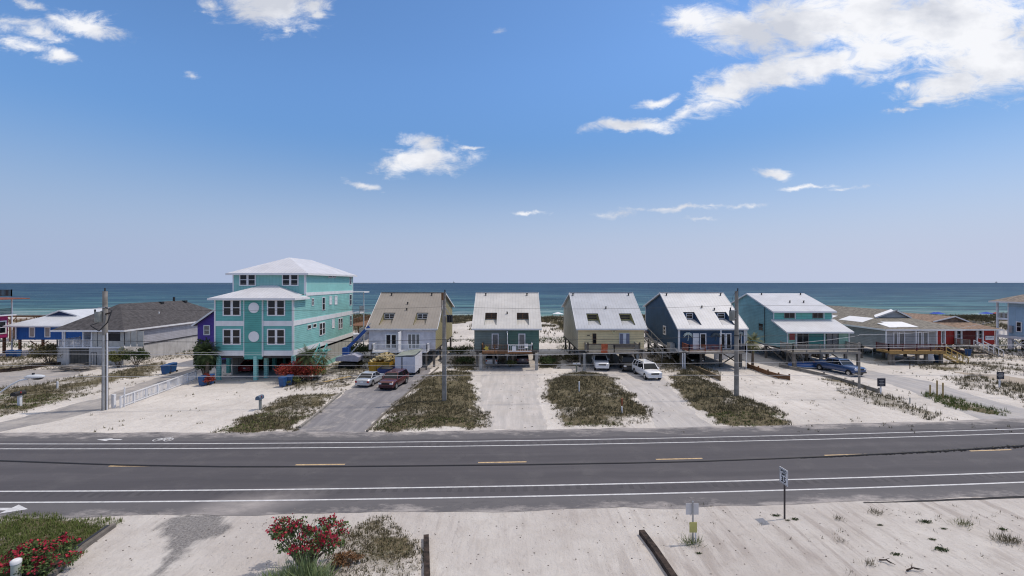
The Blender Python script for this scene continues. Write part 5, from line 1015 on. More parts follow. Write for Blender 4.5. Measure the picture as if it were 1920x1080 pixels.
# ================================================================ poles, wires, lamp
def pole(px, py, top, r0, r1, lbl, extra):
    x, y = gp(px, py); T = thing('utility_pole', (x, y, 0), lbl, 'utility pole', 'tall wooden utility poles'); z = wz(top, y)
    part('pole', MB().tube([(x,y,-.3),(x,y,z*.5),(x,y,z-.05)], [r0,(r0+r1)/2,r1], 14), m_pole, T)
    part('top_pin', MB().tube([(x+.08,y-.1,z-.6),(x+.08,y-.1,z+.25)], .06, 8), m_wired, T); extra(T, x, y, z); return T
m_can = M('transformer_grey', (.27,.28,.26), .5, .12, 2)
def ex1(T, x, y, z):
    part('transformer', MB().tube([(x-.32,y-.35,8.2),(x-.32,y-.35,8.25),(x-.32,y-.35,9.2)], [.2,.27,.27], 14), m_can, T); part('cross_arm', MB().bar((x-.9,y-.1,8.7),(x+.7,y-.1,9.1),.1,.12), m_darkwood, T)
    part('bracket', MB().bar((x-.5,y-.2,9.6),(x+.6,y-.2,9.6),.06,.06), m_metal, T); part('conduit', MB().tube([(x+.30,y-.12,0),(x+.30,y-.12,7.2)], .06, 8), m_trim, T); part('conduit', MB().tube([(x+.13,y-.3,0),(x+.13,y-.3,7.0)], .09, 8), m_metal, T)
    part('cable_loop', MB().tube([(x-.3,y-.3,8.2),(x-1.1,y-.3,7.9),(x-.3,y-.3,7.4),(x+.5,y-.3,8.2),(x+.9,y-.3,9.3),(x+.3,y-.3,9.6)], .05, 6), m_wired, T); part('insulator', MB().tube([(x-.85,y-.1,8.7),(x-.85,y-.1,9.4)], .07, 8), m_wired, T)
def ex2(T, x, y, z):
    part('shield', MB().box(x-.25, x-.05, y-.3, y-.1, 10.2, 10.9), m_brownwood, T); part('bracket', MB().bar((x,y-.15,8.7),(x+.75,y-.15,8.7),.06,.06).bar((x+.1,y-.15,9.5),(x+.6,y-.15,8.8),.05,.05), m_metal, T)
    for d in (.35,.55,.75): part('insulator', MB().tube([(x+d,y-.15,8.0),(x+d,y-.15,8.75)], .1, 8), m_wired, T)
    part('ground_wire', MB().tube([(x-.24,y-.1,8),(x-.24,y-.1,10.3)], .03, 5), m_wired, T); part('conduit', MB().tube([(x+.18,y-.16,0),(x+.18,y-.16,6.4)], .05, 8), m_metal, T)
def ex3(T, x, y, z):
    part('transformer', MB().tube([(x-.6,y-.25,8.0),(x-.6,y-.25,8.05),(x-.6,y-.25,9.0)], [.2,.27,.27], 14), m_can, T); part('bracket', MB().bar((x-.85,y-.25,9.05),(x,y-.1,9.05),.07,.07).bar((x-.85,y-.25,8.2),(x,y-.1,8.2),.07,.07), m_metal, T)
    part('insulator', MB().tube([(x-.75,y-.25,9.0),(x-.75,y-.25,9.35)], .07, 8), m_wired, T); part('band', MB().tube([(x,y,6.4),(x,y,6.5)], .24, 12), m_black, T); part('lead_wire', MB().tube([(x-.7,y-.25,9.3),(x-.45,y-.2,10.6),(x,y-.15,z)], .015, 5), m_wired, T)
P1 = pole(197, 768, 545, .27, .19, 'leftmost tall utility pole, with transformer and pale conduits, beside the white railing', ex1)
P2 = pole(833, 757, 548, .24, .17, 'middle tall utility pole on the grassy bank before the tan roofed house', ex2)
P3 = pole(1381, 746, 545, .25, .17, 'right tall utility pole on the bank before the navy house', ex3)
x, y = gp(1611, 730); T = thing('utility_pole', (x, y, 0), 'short slim grey pole beside the navy blue pickup', 'utility pole'); part('pole', MB().tube([(x,y,-.2),(x,y,wz(642,y))], [.13,.10], 12), m_pole, T); part('cap', MB().tube([(x,y,wz(642,y)-.9),(x,y,wz(642,y)-.6)], .13, 10), m_wired, T)
def wire(pts, r, mat, lbl, sag=.25):
    V_ = []
    for (a, b) in zip(pts, pts[1:]):
        a, b = Vector(a), Vector(b)
        for k in range(13):
            t = k/13; p = a.lerp(b, t); p.z -= sag*4*t*(1-t); V_.append(p)
    V_.append(Vector(pts[-1])); return single('overhead_wire', MB().tube(V_, r, 5), mat, lbl, 'wire', org=pts[0])
p1, p2, p3 = P1.location, P2.location, P3.location
ends = [(-110, p1.y-2), (p1.x, p1.y), (p2.x, p2.y), (p3.x, p3.y), (110, p3.y+3)]
def line(zs_, r, mat, lbl, off=-.22, sag=.3): return wire([(x, y+off, z) for (x, y), z in zip(ends, zs_)], r, mat, lbl, sag)
line([12,11.85,11.9,12.0,12.2], .008, m_wire, 'topmost thin wire strung along the tops of the tall poles', -.1, .1)
line([9.4,9.5,9.55,9.6,9.7], .012, m_wired, 'thin dark wire crossing the cottage roofs between the tall poles')
line([6.75,6.5,6.35,6.45,6.6], .02, m_wired, 'dark cable running between the tall poles at balcony height', -.3, .2)
line([5.9,5.6,5.3,5.45,5.7], .013, m_wire, 'pale cable running between the tall poles just under the dark cable', -.3, .25)
sx_ = p3.x; wire([(sx_, p3.y-.3, 5.6), (gp(1611,730)[0], gp(1611,730)[1], 6.0)], .02, m_wire, 'pale wire from the right tall pole to the short slim pole', .3); wire([(gp(1611,730)[0], gp(1611,730)[1], 6.1), (85, 80, 5.2)], .02, m_wire, 'pale wire from the short slim pole towards the red house', .6)
# wires on this side of the road
for (za, zb, zc, Y, r, lb) in ((9.55,9.35,10.2,16,.008,'upper pale wire strung across the near side of the road'),(8.62,8.66,8.75,16,.007,'lower pale wire strung across the near side of the road'),(9.15,9.1,9.6,15.5,.0045,'middle pale wire strung across the near side of the road')):
    wire([(-34, Y, za), (0, Y, zb), (36, Y, zc)], r, m_wire, lb, .05)
Yc = 14; cpts = [(-1000,855),(0,864),(230,872),(420,875),(610,875),(820,873),(1000,871),(1180,868),(1310,865),(1450,860),(1570,855),(1750,846),(1920,835),(2900,775)]
cp = [(wx(a,Yc), Yc, wz(b,Yc)) for a, b in cpts]
single('overhead_cable', MB().tube(cp, .026, 8), m_wired, 'thick black cable strung low across the near side of the road', 'cable', org=cp[0])
lp_ = []; lr_ = []
for k in range(170):
    px = 1500+430*k/169; b = np.interp(px, [c[0] for c in cpts], [c[1] for c in cpts]); t = k/169; lp_.append((wx(px,Yc)+rnd.uniform(-.02,.02), Yc+rnd.uniform(-.012,.012), wz(b,Yc)-.01+rnd.uniform(-.025,.02)*t)); lr_.append(.024+rnd.random()**2*.045*t)
single('cable_lashing', MB().tube(lp_, lr_, 6), m_black, 'ragged dark wrapping on the right end of the thick black cable', 'cable wrap', org=(10,Yc,6.7))
# street lamp reaching in from the left
Ys = 19; hx, hz = wx(66,Ys), wz(706,Ys); T = thing('street_lamp', (-25.5, Ys, 0), 'street lamp with long pale arm reaching in from the left edge', 'street lamp'); m_lmp = M('lamp_grey', (.55,.58,.62), .45, .08, 1)
part('pole', MB().tube([(-25.5,Ys,0),(-25.5,Ys,6.6)], [.14,.09], 12), m_lmp, T); part('arm', MB().tube([(-25.5,Ys,6.1),(-23.4,Ys,6.75),(wx(0,Ys),Ys,wz(736,Ys)),(wx(20,Ys),Ys,wz(722,Ys)),(wx(38,Ys),Ys,wz(713,Ys)),(wx(52,Ys),Ys,wz(711,Ys))], .035, 8), m_lmp, T)
h_ = part('lamp_head', MB().ell((hx,Ys,hz), (.40,.17,.085), 16, 10).ell((wx(53,Ys),Ys,hz-.03), (.16,.09,.07), 10, 6), m_lmp, T); part('lens', MB().ell((hx+.08,Ys,hz-.04), (.26,.14,.10), 12, 6), m_glass, h_); part('photocell', MB().cyl((hx-.08,Ys,hz+.06), .045, .09, 10), m_wired, h_)

# ================================================================ white railing, posts, mailboxes, signs
a = gp(226, 765); b = gp(368, 712); T = thing('picket_railing', (a[0], a[1], 0), 'long white picket railing between the gravel drive and the sand', 'railing')
rail(T, [a, b], .02, 1.05, m_white, .2, 1.9, name='railing', tr=.09); part('end_post', MB().box(a[0]-.8, a[0]-.55, a[1]-.1, a[1]+.15, 0, 1.3), m_white, T); part('tall_post', MB().box(a[0]+.05, a[0]+.13, a[1]+.3, a[1]+.38, 0, 1.9), m_white, T)
def wpost(px, py, h, lbl, r=.06, mat=None, cap=None):
    x, y = gp(px, py); mb = MB().tube([(x,y,-.1),(x,y,h)], r, 8); 
    if cap: mb.ell((x,y,h), (r*1.15,r*1.15,.05), 8, 6)
    return single('marker_post', mb, mat or m_white, lbl, 'post', org=(x,y,0))
wpost(108, 731, .95, 'white marker post on the grassy bank left of the leftmost pole', .09); wpost(1086, 741, 1.45, 'white marker post on the bank before the yellow house', .07); wpost(1166, 780, .85, 'white marker post with rusty top at the right of the rounded bank', .07)
x, y = gp(1166, 779); single('rusty_post_top', MB().tube([(x,y,.9),(x+.02,y,1.5)], [.06,.10], 8), M('rust', (.28,.09,.045)), 'rusty orange reflector on top of the white marker post', 'reflector', org=(x,y,.85)).location.z += 0
for i, (px, py, h) in enumerate(((1744,743,1.2),(1757,744,1.7),(1768,747,1.6))): wpost(px, py, h, ('left short','middle','right')[i]+' pale wooden stake in the narrow strip of grass by the right drive', .07, m_newwood)
for i, (px, py, h) in enumerate(((1706,692,1.0),(1636,668,1.2),(1706,757,.6))): wpost(px, py, h, ('dark stake on the sand left of the shell drive','thin white stake under the grey house','small grey stake on the grass strip below the black sign')[i], .05, (m_darkwood, m_white, m_can)[i])
x, y = gp(1702, 697); T = None
def mailbox(px, py, lbl, pm, bmat, h=1.1, s=1.):
    x, y = gp(px, py); T = thing('mailbox', (x, y, 0), lbl, 'mailbox'); part('post', MB().box(x-.08*s, x+.08*s, y-.08*s, y+.08*s, 0, h+.1), pm, T)
    pr = [(-.17,h+.0),(.17,h+.0),(.17,h+.22)]+[(.17*math.cos(t), h+.22+.15*math.sin(t)) for t in (PI/4, PI/2, 3*PI/4)]+[(-.17,h+.22)]
    part('box', MB().prism([(x+a*s, z) for a, z in pr], 'y', y-.4*s, y+.25*s), bmat, T); part('flag', MB().box(x+.18*s, x+.2*s, y-.2, y-.12, h+.2, h+.36), m_redlens, T); return T
mailbox(37, 764, 'black mailbox on a thick white post at the left bank', m_white, m_black, 1.2, 1.5); mailbox(488, 768, 'grey mailbox on a grey post at the edge of the low bank', m_can, M('slate_blue_box', (.10,.14,.2)), 1.0, 1.2)
x, y = gp(1081, 697); T = thing('street_name_post', (x, y, 0), 'grey green post with white plank before the yellow house', 'sign'); part('post', MB().tube([(x,y,0),(x,y,1.15)], .1, 8), M('grey_green_post', (.16,.18,.14)), T); part('board', MB().box(x-.5, x+.5, y-.08, y+.08, 1.0, 1.18), m_white, T)
x, y = gp(951, 686); T = thing('house_sign', (x, y, 0), 'small white house sign before the green house carport', 'sign'); part('board', MB().box(x-.3, x+.3, y-.05, y, 1.5, 1.85), m_white, T); part('post', MB().box(x-.07, x+.07, y+.01, y+.12, 0, 2.0), m_white, T); part('mark', MB().box(x-.2, x+.2, y-.06, y-.052, 1.66, 1.7), m_can, T)
def drive_sign(px, py, zt, lbl, s=1.):
    x, y = gp(px, py); T = thing('driveway_sign', (x, y, 0), lbl, 'sign', 'black signs on white posts'); part('post', MB().box(x-.06, x+.06, y, y+.1, 0, zt*.75), m_white, T)
    b_ = part('board', MB().box(x-.42*s, x+.42*s, y-.07, y-.01, zt-.85*s, zt), m_navyb, T); 
    for k, (w_, z_) in enumerate(((.5,.18),(.36,.36),(.56,.52),(.4,.68))): part('lettering', MB().box(x-w_*.5*s, x+w_*.5*s, y-.082, y-.072, zt-z_*s-.05, zt-z_*s), m_metal, b_)
m_navyb = M('navy_black_board', (.012,.014,.03), .5, .1, 1)
drive_sign(1652, 740, 1.75, 'black sign on a white post at the end of the timber edging'); drive_sign(1875, 729, 1.9, 'black sign on a white post on the scrubby bank at the far right', .95)

def text(s, size, loc, rot, mat, par, name='lettering'):
    cu = bpy.data.curves.new(name, 'FONT'); cu.body = s; cu.size = size; cu.align_x = 'CENTER'; cu.align_y = 'CENTER'; cu.extrude = .002; cu.offset = size*.022
    t = bpy.data.objects.new(name, cu); C.objects.link(t); bpy.context.view_layer.update()
    me = bpy.data.meshes.new_from_object(t.evaluated_get(bpy.context.evaluated_depsgraph_get())); bpy.data.objects.remove(t)
    me.materials.clear(); me.materials.append(mat); o = bpy.data.objects.new(name, me); C.objects.link(o); o.parent = par; o.location = loc; o.rotation_euler = rot; return o
x, y = gp(1470, 973); T = thing('speed_limit_sign', (x, y, 0), 'white speed limit 35 sign on a dark post at the near roadside', 'road sign', rz=R(-86))
o_ = thing('tmp', (0,0,0), None, None); bpy.data.objects.remove(o_)
def loc_part(name, mb, mat, par):      # vertices already in the thing's own frame
    me = bpy.data.meshes.new(name); me.from_pydata(mb.v, [], mb.f); me.materials.append(mat); o = bpy.data.objects.new(name, me); C.objects.link(o); o.parent = par; return o
loc_part('post', MB().box(-.03,.03,-.0,.06,0,2.5), M('dark_sign_post', (.05,.04,.04), .7), T); pl = loc_part('plate', MB().box(-.31,.31,-.03,-.006,1.76,2.54), m_white, T)
loc_part('border', MB().box(-.29,.29,-.034,-.031,1.78,1.795).box(-.29,.29,-.034,-.031,2.505,2.52).box(-.29,-.275,-.034,-.031,1.8,2.5).box(.275,.29,-.034,-.031,1.8,2.5), m_black, pl)
text('SPEED', .17, (0,-.036,2.40), (PI/2,0,0), m_black, pl); text('LIMIT', .17, (0,-.036,2.24), (PI/2,0,0), m_black, pl); text('35', .40, (0,-.036,1.97), (PI/2,0,0), m_black, pl)
x, y = gp(1299, 1020); T = thing('road_sign', (x, y, 0), 'pale road sign seen from behind with a small yellow plate below', 'road sign'); m_back = M('sign_back_aluminium', (.60,.58,.57), .5, .05, 2)
part('post', MB().box(x-.03, x+.03, y-.03, y+.03, 0, 1.95), m_metal, T); part('plate', MB().box(x-.3, x+.28, y+.035, y+.05, 1.32, 1.84), m_back, T); part('yellow_plate', MB().box(x-.17, x+.17, y-.055, y-.04, .55, 1.02), M('yellow_plate_paint', (.50,.46,.16)), T); part('stub_post', MB().box(x+.1, x+.15, y-.03, y+.03, 0, .7), m_white, T)
x, y = gp(597, 1010); T = thing('utility_pedestal', (x, y, 0), 'pale green utility pedestal behind the oleander', 'pedestal'); part('cover', MB().box(x-.12, x+.12, y-.1, y+.1, 0, .55).prism([(x-.13,.55),(x+.13,.55),(x+.1,.68),(x-.1,.63)], 'y', y-.11, y+.11), M('pale_green_plastic', (.36,.52,.44)), T)
x, y = gp(30, 1100); T = thing('capped_post', (x, y, 0), 'pale round capped post among the oleander at the lower left', 'post'); part('tube', MB().tube([(x,y,0),(x,y,wz(1056,y))], .15, 16), M('pale_green_grey_tube', (.42,.45,.40)), T); part('cap', MB().tube([(x,y,wz(1056,y)),(x,y,wz(1056,y)+.12),(x,y,wz(1056,y)+.16)], [.17,.17,.1], 16), m_trim, T)
# timbers
def timber(pts, w_, h, lbl, mat=None, z=.0, cat='timber'):
    P = [(*gp(a, b), z+h/2) for a, b in pts]; mb = MB()
    for p, q in zip(P, P[1:]): mb.bar(p, q, w_, h)
    return single('timber', mb, mat or m_darkwood, lbl, cat, org=(*P[0][:2], 0))
timber([(799,1010),(800,1046),(801,1095)], .24, .2, 'dark railway tie lying on the sand at lower centre'); timber([(1203,1002),(1228,1035),(1268,1095)], .26, .22, 'dark railway tie lying on the sand right of centre')
timber([(214,988),(160,1027),(95,1085)], .2, .18, 'weathered grey timber edging the green bank at lower left', m_pile); timber([(203,992),(150,1029),(90,1075)], .14, .2, 'thin dark timber behind the grey edging at lower left', m_wired)
timber([(640,738),(600,772),(562,803)], .18, .16, 'pale timber edging between the low bank and the grey drive', m_grail); timber([(822,690),(765,737),(722,775),(688,810)], .16, .14, 'grey timber edging along the right side of the grey drive', m_pile)
def board_fence(pts, h, lbl, mat, pst=True):
    P = [gp(a, b) for a, b in pts]; T = thing('low_board_fence', (*P[0], 0), lbl, 'fence')
    for p, q in zip(P, P[1:]):
        part('board', MB().bar((*p, h*.45), (*q, h*.45), .06, h*.8), mat, T); part('cap_rail', MB().bar((*p, h*.9), (*q, h*.9), .14, .06), mat, T)
    for p in P: part('post', MB().box(p[0]-.07, p[0]+.07, p[1]-.07, p[1]+.07, 0, h+.15), mat, T)
board_fence([(1402,690),(1422,697),(1440,704),(1460,710),(1480,713)], .62, 'low brown board fence in two runs on the sand before the teal house', m_brownwood); board_fence([(1290,688),(1312,697),(1330,705),(1350,714)], .6, 'low tan board fence beside the dark suv drive', M('tan_board', (.25,.185,.11), .9, .2, 2))
board_fence([(1462,688),(1500,696),(1545,706),(1600,722),(1648,737)], .42, 'long low timber edging along the right drive', m_grail, False)
board_fence([(-10,700),(20,697),(60,692),(80,689),(120,684)], .5, 'low dark timber wall along the far left drive', m_darkwood)
# lumber pile and debris
def heap(px, py, n, rx, ry, l, lbl, mat, h=.4, name='lumber_pile', seed=1, cat='debris'):
    x, y = gp(px, py); rr = random.Random(seed); mb = MB()
    for k in range(n):
        a, b, an = rr.uniform(-rx,rx), rr.uniform(-ry,ry), rr.uniform(-.35,.35); z = .05+h*rr.random()*(1-abs(a)/rx*.6); ll = l*rr.uniform(.5,1)
        mb.bar((x+a-ll/2*math.cos(an), y+b-ll/2*math.sin(an), z), (x+a+ll/2*math.cos(an), y+b+ll/2*math.sin(an), z+rr.uniform(-.04,.1)), rr.uniform(.08,.2), rr.uniform(.03,.08))
    return single(name, mb, mat, lbl, cat, kind='stuff', org=(x,y,0))
m_scrap = M('grey_scrap_boards', (.33,.30,.27), .9, .3, 2, island=True)
heap(140, 694, 60, 1.8, 1.2, 2.2, 'heap of grey boards before the bungalow basement', m_scrap, .8, seed=3); heap(615, 712, 46, 3.2, 3.5, 1.8, 'scattered pale boards on the sand beside the boom lift', m_scrap, .12, seed=4, name='scattered_boards'); heap(640, 700, 30, 2.2, 2.0, 2.4, 'loose boards behind the silver sedan', m_scrap, .15, seed=5, name='scattered_boards')
x, y = gp(628, 716); T = single('plank', MB().bar((x-1.5,y-1.2,.1),(x+1.3,y+1.6,.35),.35,.05), m_newwood, 'pale plank lying slanted on the sand left of the silver sedan', 'plank', org=(x,y,0))
single('dark_plank', MB().bar((*gp(603,719),.06),(*gp(646,717),.1),.2,.06), m_darkwood, 'dark plank lying on the sand left of the silver sedan', 'plank', org=(*gp(603,719),0))
# things on the sand under the bungalow porch
x, y = gp(176, 686); T = thing('metal_frame', (x, y, 0), 'upright black metal frame beside the lattice garage of the bungalow', 'frame'); part('frame', MB().bar((x-.4,y,0),(x-.4,y,1.9),.06,.06).bar((x+.4,y,0),(x+.4,y,1.9),.06,.06).bar((x-.4,y,1.9),(x+.4,y,1.9),.06,.06).bar((x,y,0),(x,y,1.9),.05,.05), m_black, T)
# far away: umbrellas, tent, people, rigs
gz1 = lambda x, y: float(height(np.array([x]), np.array([y]))[0])
def umbrella(px, Y, w_, mat, lbl, h=2.2):
    x = wx(px, Y); z = max(gz1(x, Y), -1.95); T = thing('beach_umbrella', (x, Y, z), lbl, 'beach umbrella'); mb = MB(); n = 12
    vs = [(x,Y,z+h+.5)]+[(x+w_*math.cos(2*PI*k/n), Y+w_*math.sin(2*PI*k/n), z+h-.1) for k in range(n)]; mb.add(vs, [(0,1+k,1+(k+1)%n) for k in range(n)]+[tuple(range(n,0,-1))]); part('canopy', mb, mat, T); part('pole', MB().tube([(x,Y,z),(x,Y,z+h+.4)], .06, 6), m_white, T)
m_ub = M('royal_blue_canopy', (.01,.06,.42), .8); m_uw = M('white_canopy', (.72,.74,.78), .8)
umbrella(1759, 160, 2.0, m_ub, 'larger blue beach umbrella over the red house roof'); umbrella(1752, 161, 1.4, m_ub, 'smaller blue beach umbrella left of the larger one'); umbrella(1850, 158, 2.2, m_ub, 'blue beach canopy left of the pale blue house'); umbrella(1046, 160, 1.9, m_uw, 'white beach canopy seen between the green and yellow houses'); umbrella(1867, 160, 1.2, M('red_canopy', (.4,.06,.04)), 'small red beach umbrella beside the blue canopy')
def person_mesh():
    bm = bmesh.new(); pts = [(0,0,.95),(0,0,1.2),(0,0,1.42),(0,0,1.52),(0,0,1.66), (.1,0,.92),(.12,0,.5),(.13,.02,.08),(.13,-.1,.04), (-.1,0,.92),(-.12,.03,.5),(-.14,.08,.08),(-.14,-.04,.04), (.19,0,1.4),(.27,0,1.12),(.28,-.08,.88), (-.19,0,1.4),(-.28,0,1.14),(-.24,-.15,.95)]
    ed = [(0,1),(1,2),(2,3),(3,4),(0,5),(5,6),(6,7),(7,8),(0,9),(9,10),(10,11),(11,12),(2,13),(13,14),(14,15),(2,16),(16,17),(17,18)]
    me = bpy.data.meshes.new('person'); me.from_pydata(pts, ed, []); o = bpy.data.objects.new('person', me); C.objects.link(o)
    md = o.modifiers.new('skin', 'SKIN'); rr = [.15,.13,.14,.055,.105,.09,.065,.045,.035,.09,.065,.045,.035,.055,.04,.035,.055,.04,.035]
    for i, r_ in enumerate(rr): me.skin_vertices[0].data[i].radius = (r_, r_*.8 if i < 3 else r_); me.skin_vertices[0].data[i].use_root = (i == 0)
    sb = o.modifiers.new('sub', 'SUBSURF'); sb.levels = 1; sb.render_levels = 1; bpy.context.view_layer.update()
    m2 = bpy.data.meshes.new_from_object(o.evaluated_get(bpy.context.evaluated_depsgraph_get())); bpy.data.objects.remove(o); bm.free(); return m2
pm_ = person_mesh(); bm = bmesh.new(); bmesh.ops.create_icosphere(bm, subdivisions=1, radius=.115, matrix=Matrix.Translation((0,.015,1.70)) ); hm = bpy.data.meshes.new('hair'); bm.to_mesh(hm); bm.free(); m_hair = M('dark_hair', (.04,.025,.02)); hm.materials.append(m_hair)
bm = bmesh.new(); bmesh.ops.create_cone(bm, segments=10, radius1=.185, radius2=.15, depth=.28, cap_ends=True, matrix=Matrix.Translation((0,0,.86))); tm = bpy.data.meshes.new('swimwear'); bm.to_mesh(tm); bm.free(); tm.materials.append(M('swim_blue', (.03,.07,.2)))
pm_.materials.clear(); pm_.materials.append(M('tanned_skin', (.36,.20,.13), .6))
for i, (px, Y, rz, lb) in enumerate(((1720,164,0,'leftmost'),(1726,163,40,'second'),(1731,165,-30,'third'),(1737,163,90,'fourth'),(1742,166,180,'fifth'),(1784,163,10,'pair left'),(1787,163,-20,'pair right'),(1829,160,30,'upright left'),(1832,161,60,'upright right'),(1036,162,0,'canopy left'),(1041,163,30,'canopy middle'),(1051,162,-40,'canopy right'))):
    x = wx(px, Y); z = gz1(x, Y); o = bpy.data.objects.new('person', pm_); C.objects.link(o); o.location = (x, Y, z); o.rotation_euler = (0,0,R(rz))
    for nm, m_ in (('hair', hm), ('swimwear', tm)): c_ = bpy.data.objects.new(nm, m_); C.objects.link(c_); c_.parent = o
    D_ = {'leftmost':'leftmost of the five bathers standing on the beach above the red house roof','second':'second from the left of the five bathers above the red house roof','third':'middle one of the five bathers above the red house roof','fourth':'fourth from the left of the five bathers above the red house roof','fifth':'rightmost of the five bathers above the red house roof','pair left':'left one of two bathers right of the larger blue umbrella','pair right':'right one of two bathers right of the larger blue umbrella','upright left':'left bather standing just left of the blue canopy','upright right':'right bather standing just left of the blue canopy','canopy left':'bather standing left of the white beach canopy','canopy middle':'bather standing under the white beach canopy','canopy right':'bather standing right of the white beach canopy'}
    tag(o, D_[lb], 'person', 'bathers on the beach')
for px, Yk, lb in ((851,7000,'distant offshore platform on the horizon right of the middle pole'),(1868,7500,'distant offshore platform on the horizon above the pale blue house')):
    x = wx(px, Yk); T = thing('offshore_platform', (x, Yk, -2), lb, 'offshore platform')
    part('deck', MB().box(x-11, x+11, Yk-8, Yk+8, 14, 20), m_can, T); part('derrick', MB().tube([(x-2,Yk,20),(x-2,Yk,42)], [4,1], 4), m_can, T)
    for i in (-8, 8): part('leg', MB().box(x+i-1.2, x+i+1.2, Yk-1, Yk+1, -6, 14), m_can, T)
# ================================================================ planting
def leafmat(name, a, b): return M(name, a, .7, .2, 1.2, col2=b, island=True, spec=.25)
m_leafd = leafmat('dark_green_leaf', (.075,.10,.035), (.03,.05,.018)); m_leafo = leafmat('oleander_leaf', (.13,.18,.06), (.05,.085,.03)); m_leafy = leafmat('yellow_green_leaf', (.19,.19,.07), (.085,.095,.03)); m_brush = leafmat('brown_olive_brush', (.14,.11,.055), (.06,.065,.025))
m_redfl = leafmat('red_blossom', (.50,.04,.07), (.20,.01,.03)); m_redsh = leafmat('rust_red_shrub_leaf', (.36,.06,.035), (.16,.025,.015)); m_grassm = leafmat('dune_grass_blades', (.175,.145,.085), (.07,.066,.034)); m_grassg = leafmat('green_grass_blades', (.15,.18,.05), (.07,.10,.025)); m_stem = M('grey_brown_stem', (.16,.12,.09)); m_yuc = leafmat('pale_green_blade', (.26,.31,.16), (.11,.16,.06))
def rdir(n):
    v = nr.normal(size=(n, 3)); return v/np.linalg.norm(v, axis=1, keepdims=True)
def leaves(P, l, wd, up=.3, fix=None):
    n = len(P); d = rdir(n) if fix is None else fix; d = d+np.array([0,0,up]); d /= np.linalg.norm(d, axis=1, keepdims=True)
    s = np.cross(d, rdir(n)); s /= np.linalg.norm(s, axis=1, keepdims=True)+1e-9; L = l*nr.uniform(.6,1.2,(n,1)); W = wd*nr.uniform(.7,1.2,(n,1))
    V = np.empty((n, 4, 3)); V[:,0] = P; V[:,1] = P+d*L*.5+s*W; V[:,2] = P+d*L; V[:,3] = P+d*L*.5-s*W; return V.reshape(-1, 3)
def blob_pts(n, c, r, clumps=26, tight=.34):
    # points in leaf clumps spread through an ellipsoid, leaving gaps between
    cc = rdir(clumps)*(nr.uniform(.12,1,(clumps,1))**.55); cc[:,2] = np.abs(cc[:,2])*1.0-.15; k = nr.randint(0, clumps, n); sz = nr.uniform(.6,1.25,(clumps,1))
    p = cc[k]+rdir(n)*nr.uniform(0,1,(n,1))**.4*tight*sz[k]; return p*np.array(r)+np.array(c), cc*np.array(r)+np.array(c)
def bush(px, py, rx, ry, h, mat, lbl, n=2600, leaf=.16, name='shrub', flowers=None, fl=0, stems=7, clumps=26, group=None, tight=.34, cat='shrub', xy=None):
    x, y = xy or gp(px, py); z = gz1(x, y); T = thing(name, (x, y, z), lbl, cat, group); P_, cc = blob_pts(n, (0,0,h*.48), (rx,ry,h*.52), clumps, tight); P_ = P_[P_[:,2] > 0]
    mesh_np('foliage', leaves(P_, leaf, leaf*.28), 4, mat, T)
    mb = MB()
    for c in cc[:stems*2]: c = c.tolist(); mb.tube([(c[0]*.12,c[1]*.12,0),(c[0]*.5,c[1]*.5,c[2]*.55),tuple(c)], [.035,.025,.01], 5)
    me = bpy.data.meshes.new('stem'); me.from_pydata(mb.v, [], mb.f); me.materials.append(m_stem); o = bpy.data.objects.new('stem', me); C.objects.link(o); o.parent = T
    if flowers:
        m_ = fl; d = rdir(m_); d[:,2] = np.abs(d[:,2])*1.0-.1; c0 = cc[nr.randint(0,len(cc),m_)]+d*np.array([rx,ry,h*.5])*tight*nr.uniform(.75,1.15,(m_,1)); k = nr.randint(6,15,m_); Q = np.repeat(c0, k, 0)+nr.normal(size=(k.sum(),3))*.055
        mesh_np('blossom', leaves(Q, .11, .048, .5), 4, flowers, T)
    return T
x, y = gp(560, 1076)
bush(0,0,1.9,1.1,2.45, m_leafo, 'red flowering oleander with bare lower stems at lower centre left', 2600, .13, 'oleander', m_redfl, 115, 24, 46, tight=.16, xy=(x+.05, y+.35), cat='shrub')
bush(0,0,1.55,.9,1.25, m_leafo, 'red flowering oleander in the lower left corner', 3600, .12, 'oleander', m_redfl, 95, 14, 40, tight=.24, xy=(wx(62,18.4), 18.4))
bush(0,0,.5,.4,1.0, m_leafo, 'small sprig of red oleander beside the grey timber at lower left', 700, .12, 'oleander', m_redfl, 14, 6, 10, xy=(wx(126,20), 20))
bush(563, 716, 2.4, 1.6, 2.6, m_redsh, 'rust red flowering shrub beside the turquoise house', 5200, .22, 'shrub', m_redfl, 60, 8, 34, tight=.42); bush(592, 712, 1.5, 1.3, 2.1, m_leafy, 'yellow green shrub right of the rust red shrub', 2600, .2); bush(548, 722, .9,.8,1.0, m_leafy, 'low yellow green shrub before the rust red shrub', 1200, .18)
bush(92, 684, 2.6, 1.6, 3.3, m_brush, 'olive brown shrub before the blue house stilts', 4200, .2); bush(222, 689, 1.6,1.2,2.7, m_leafy, 'brownish leafy shrub left of the pair beside the bungalow wall', 2600, .2); bush(256, 687, 1.5,1.2,2.6, m_leafd, 'dark green leafy shrub right of the pair beside the bungalow wall', 2600, .2)
bush(1028, 687, 1.4,1.2,1.4, m_leafd, 'dark green scrub beside the green house right piling', 1800, .18); bush(957, 688, .9,.7,1.1, m_leafy, 'small shrub around the white house sign', 1200, .15); bush(875, 684, 1.3,1.2,1.2, m_leafd, 'scrub left of the green house piling', 1500, .18)
bush(683, 664, 2.0,2.2,2.8, m_leafd, 'green vine covered mound beside the tan roofed house', 2800, .22, xy=(wx(672,70),70)); bush(668,690,1.2,1,.9, m_brush, 'low brown scrub beside the boom lift', 900, .18)
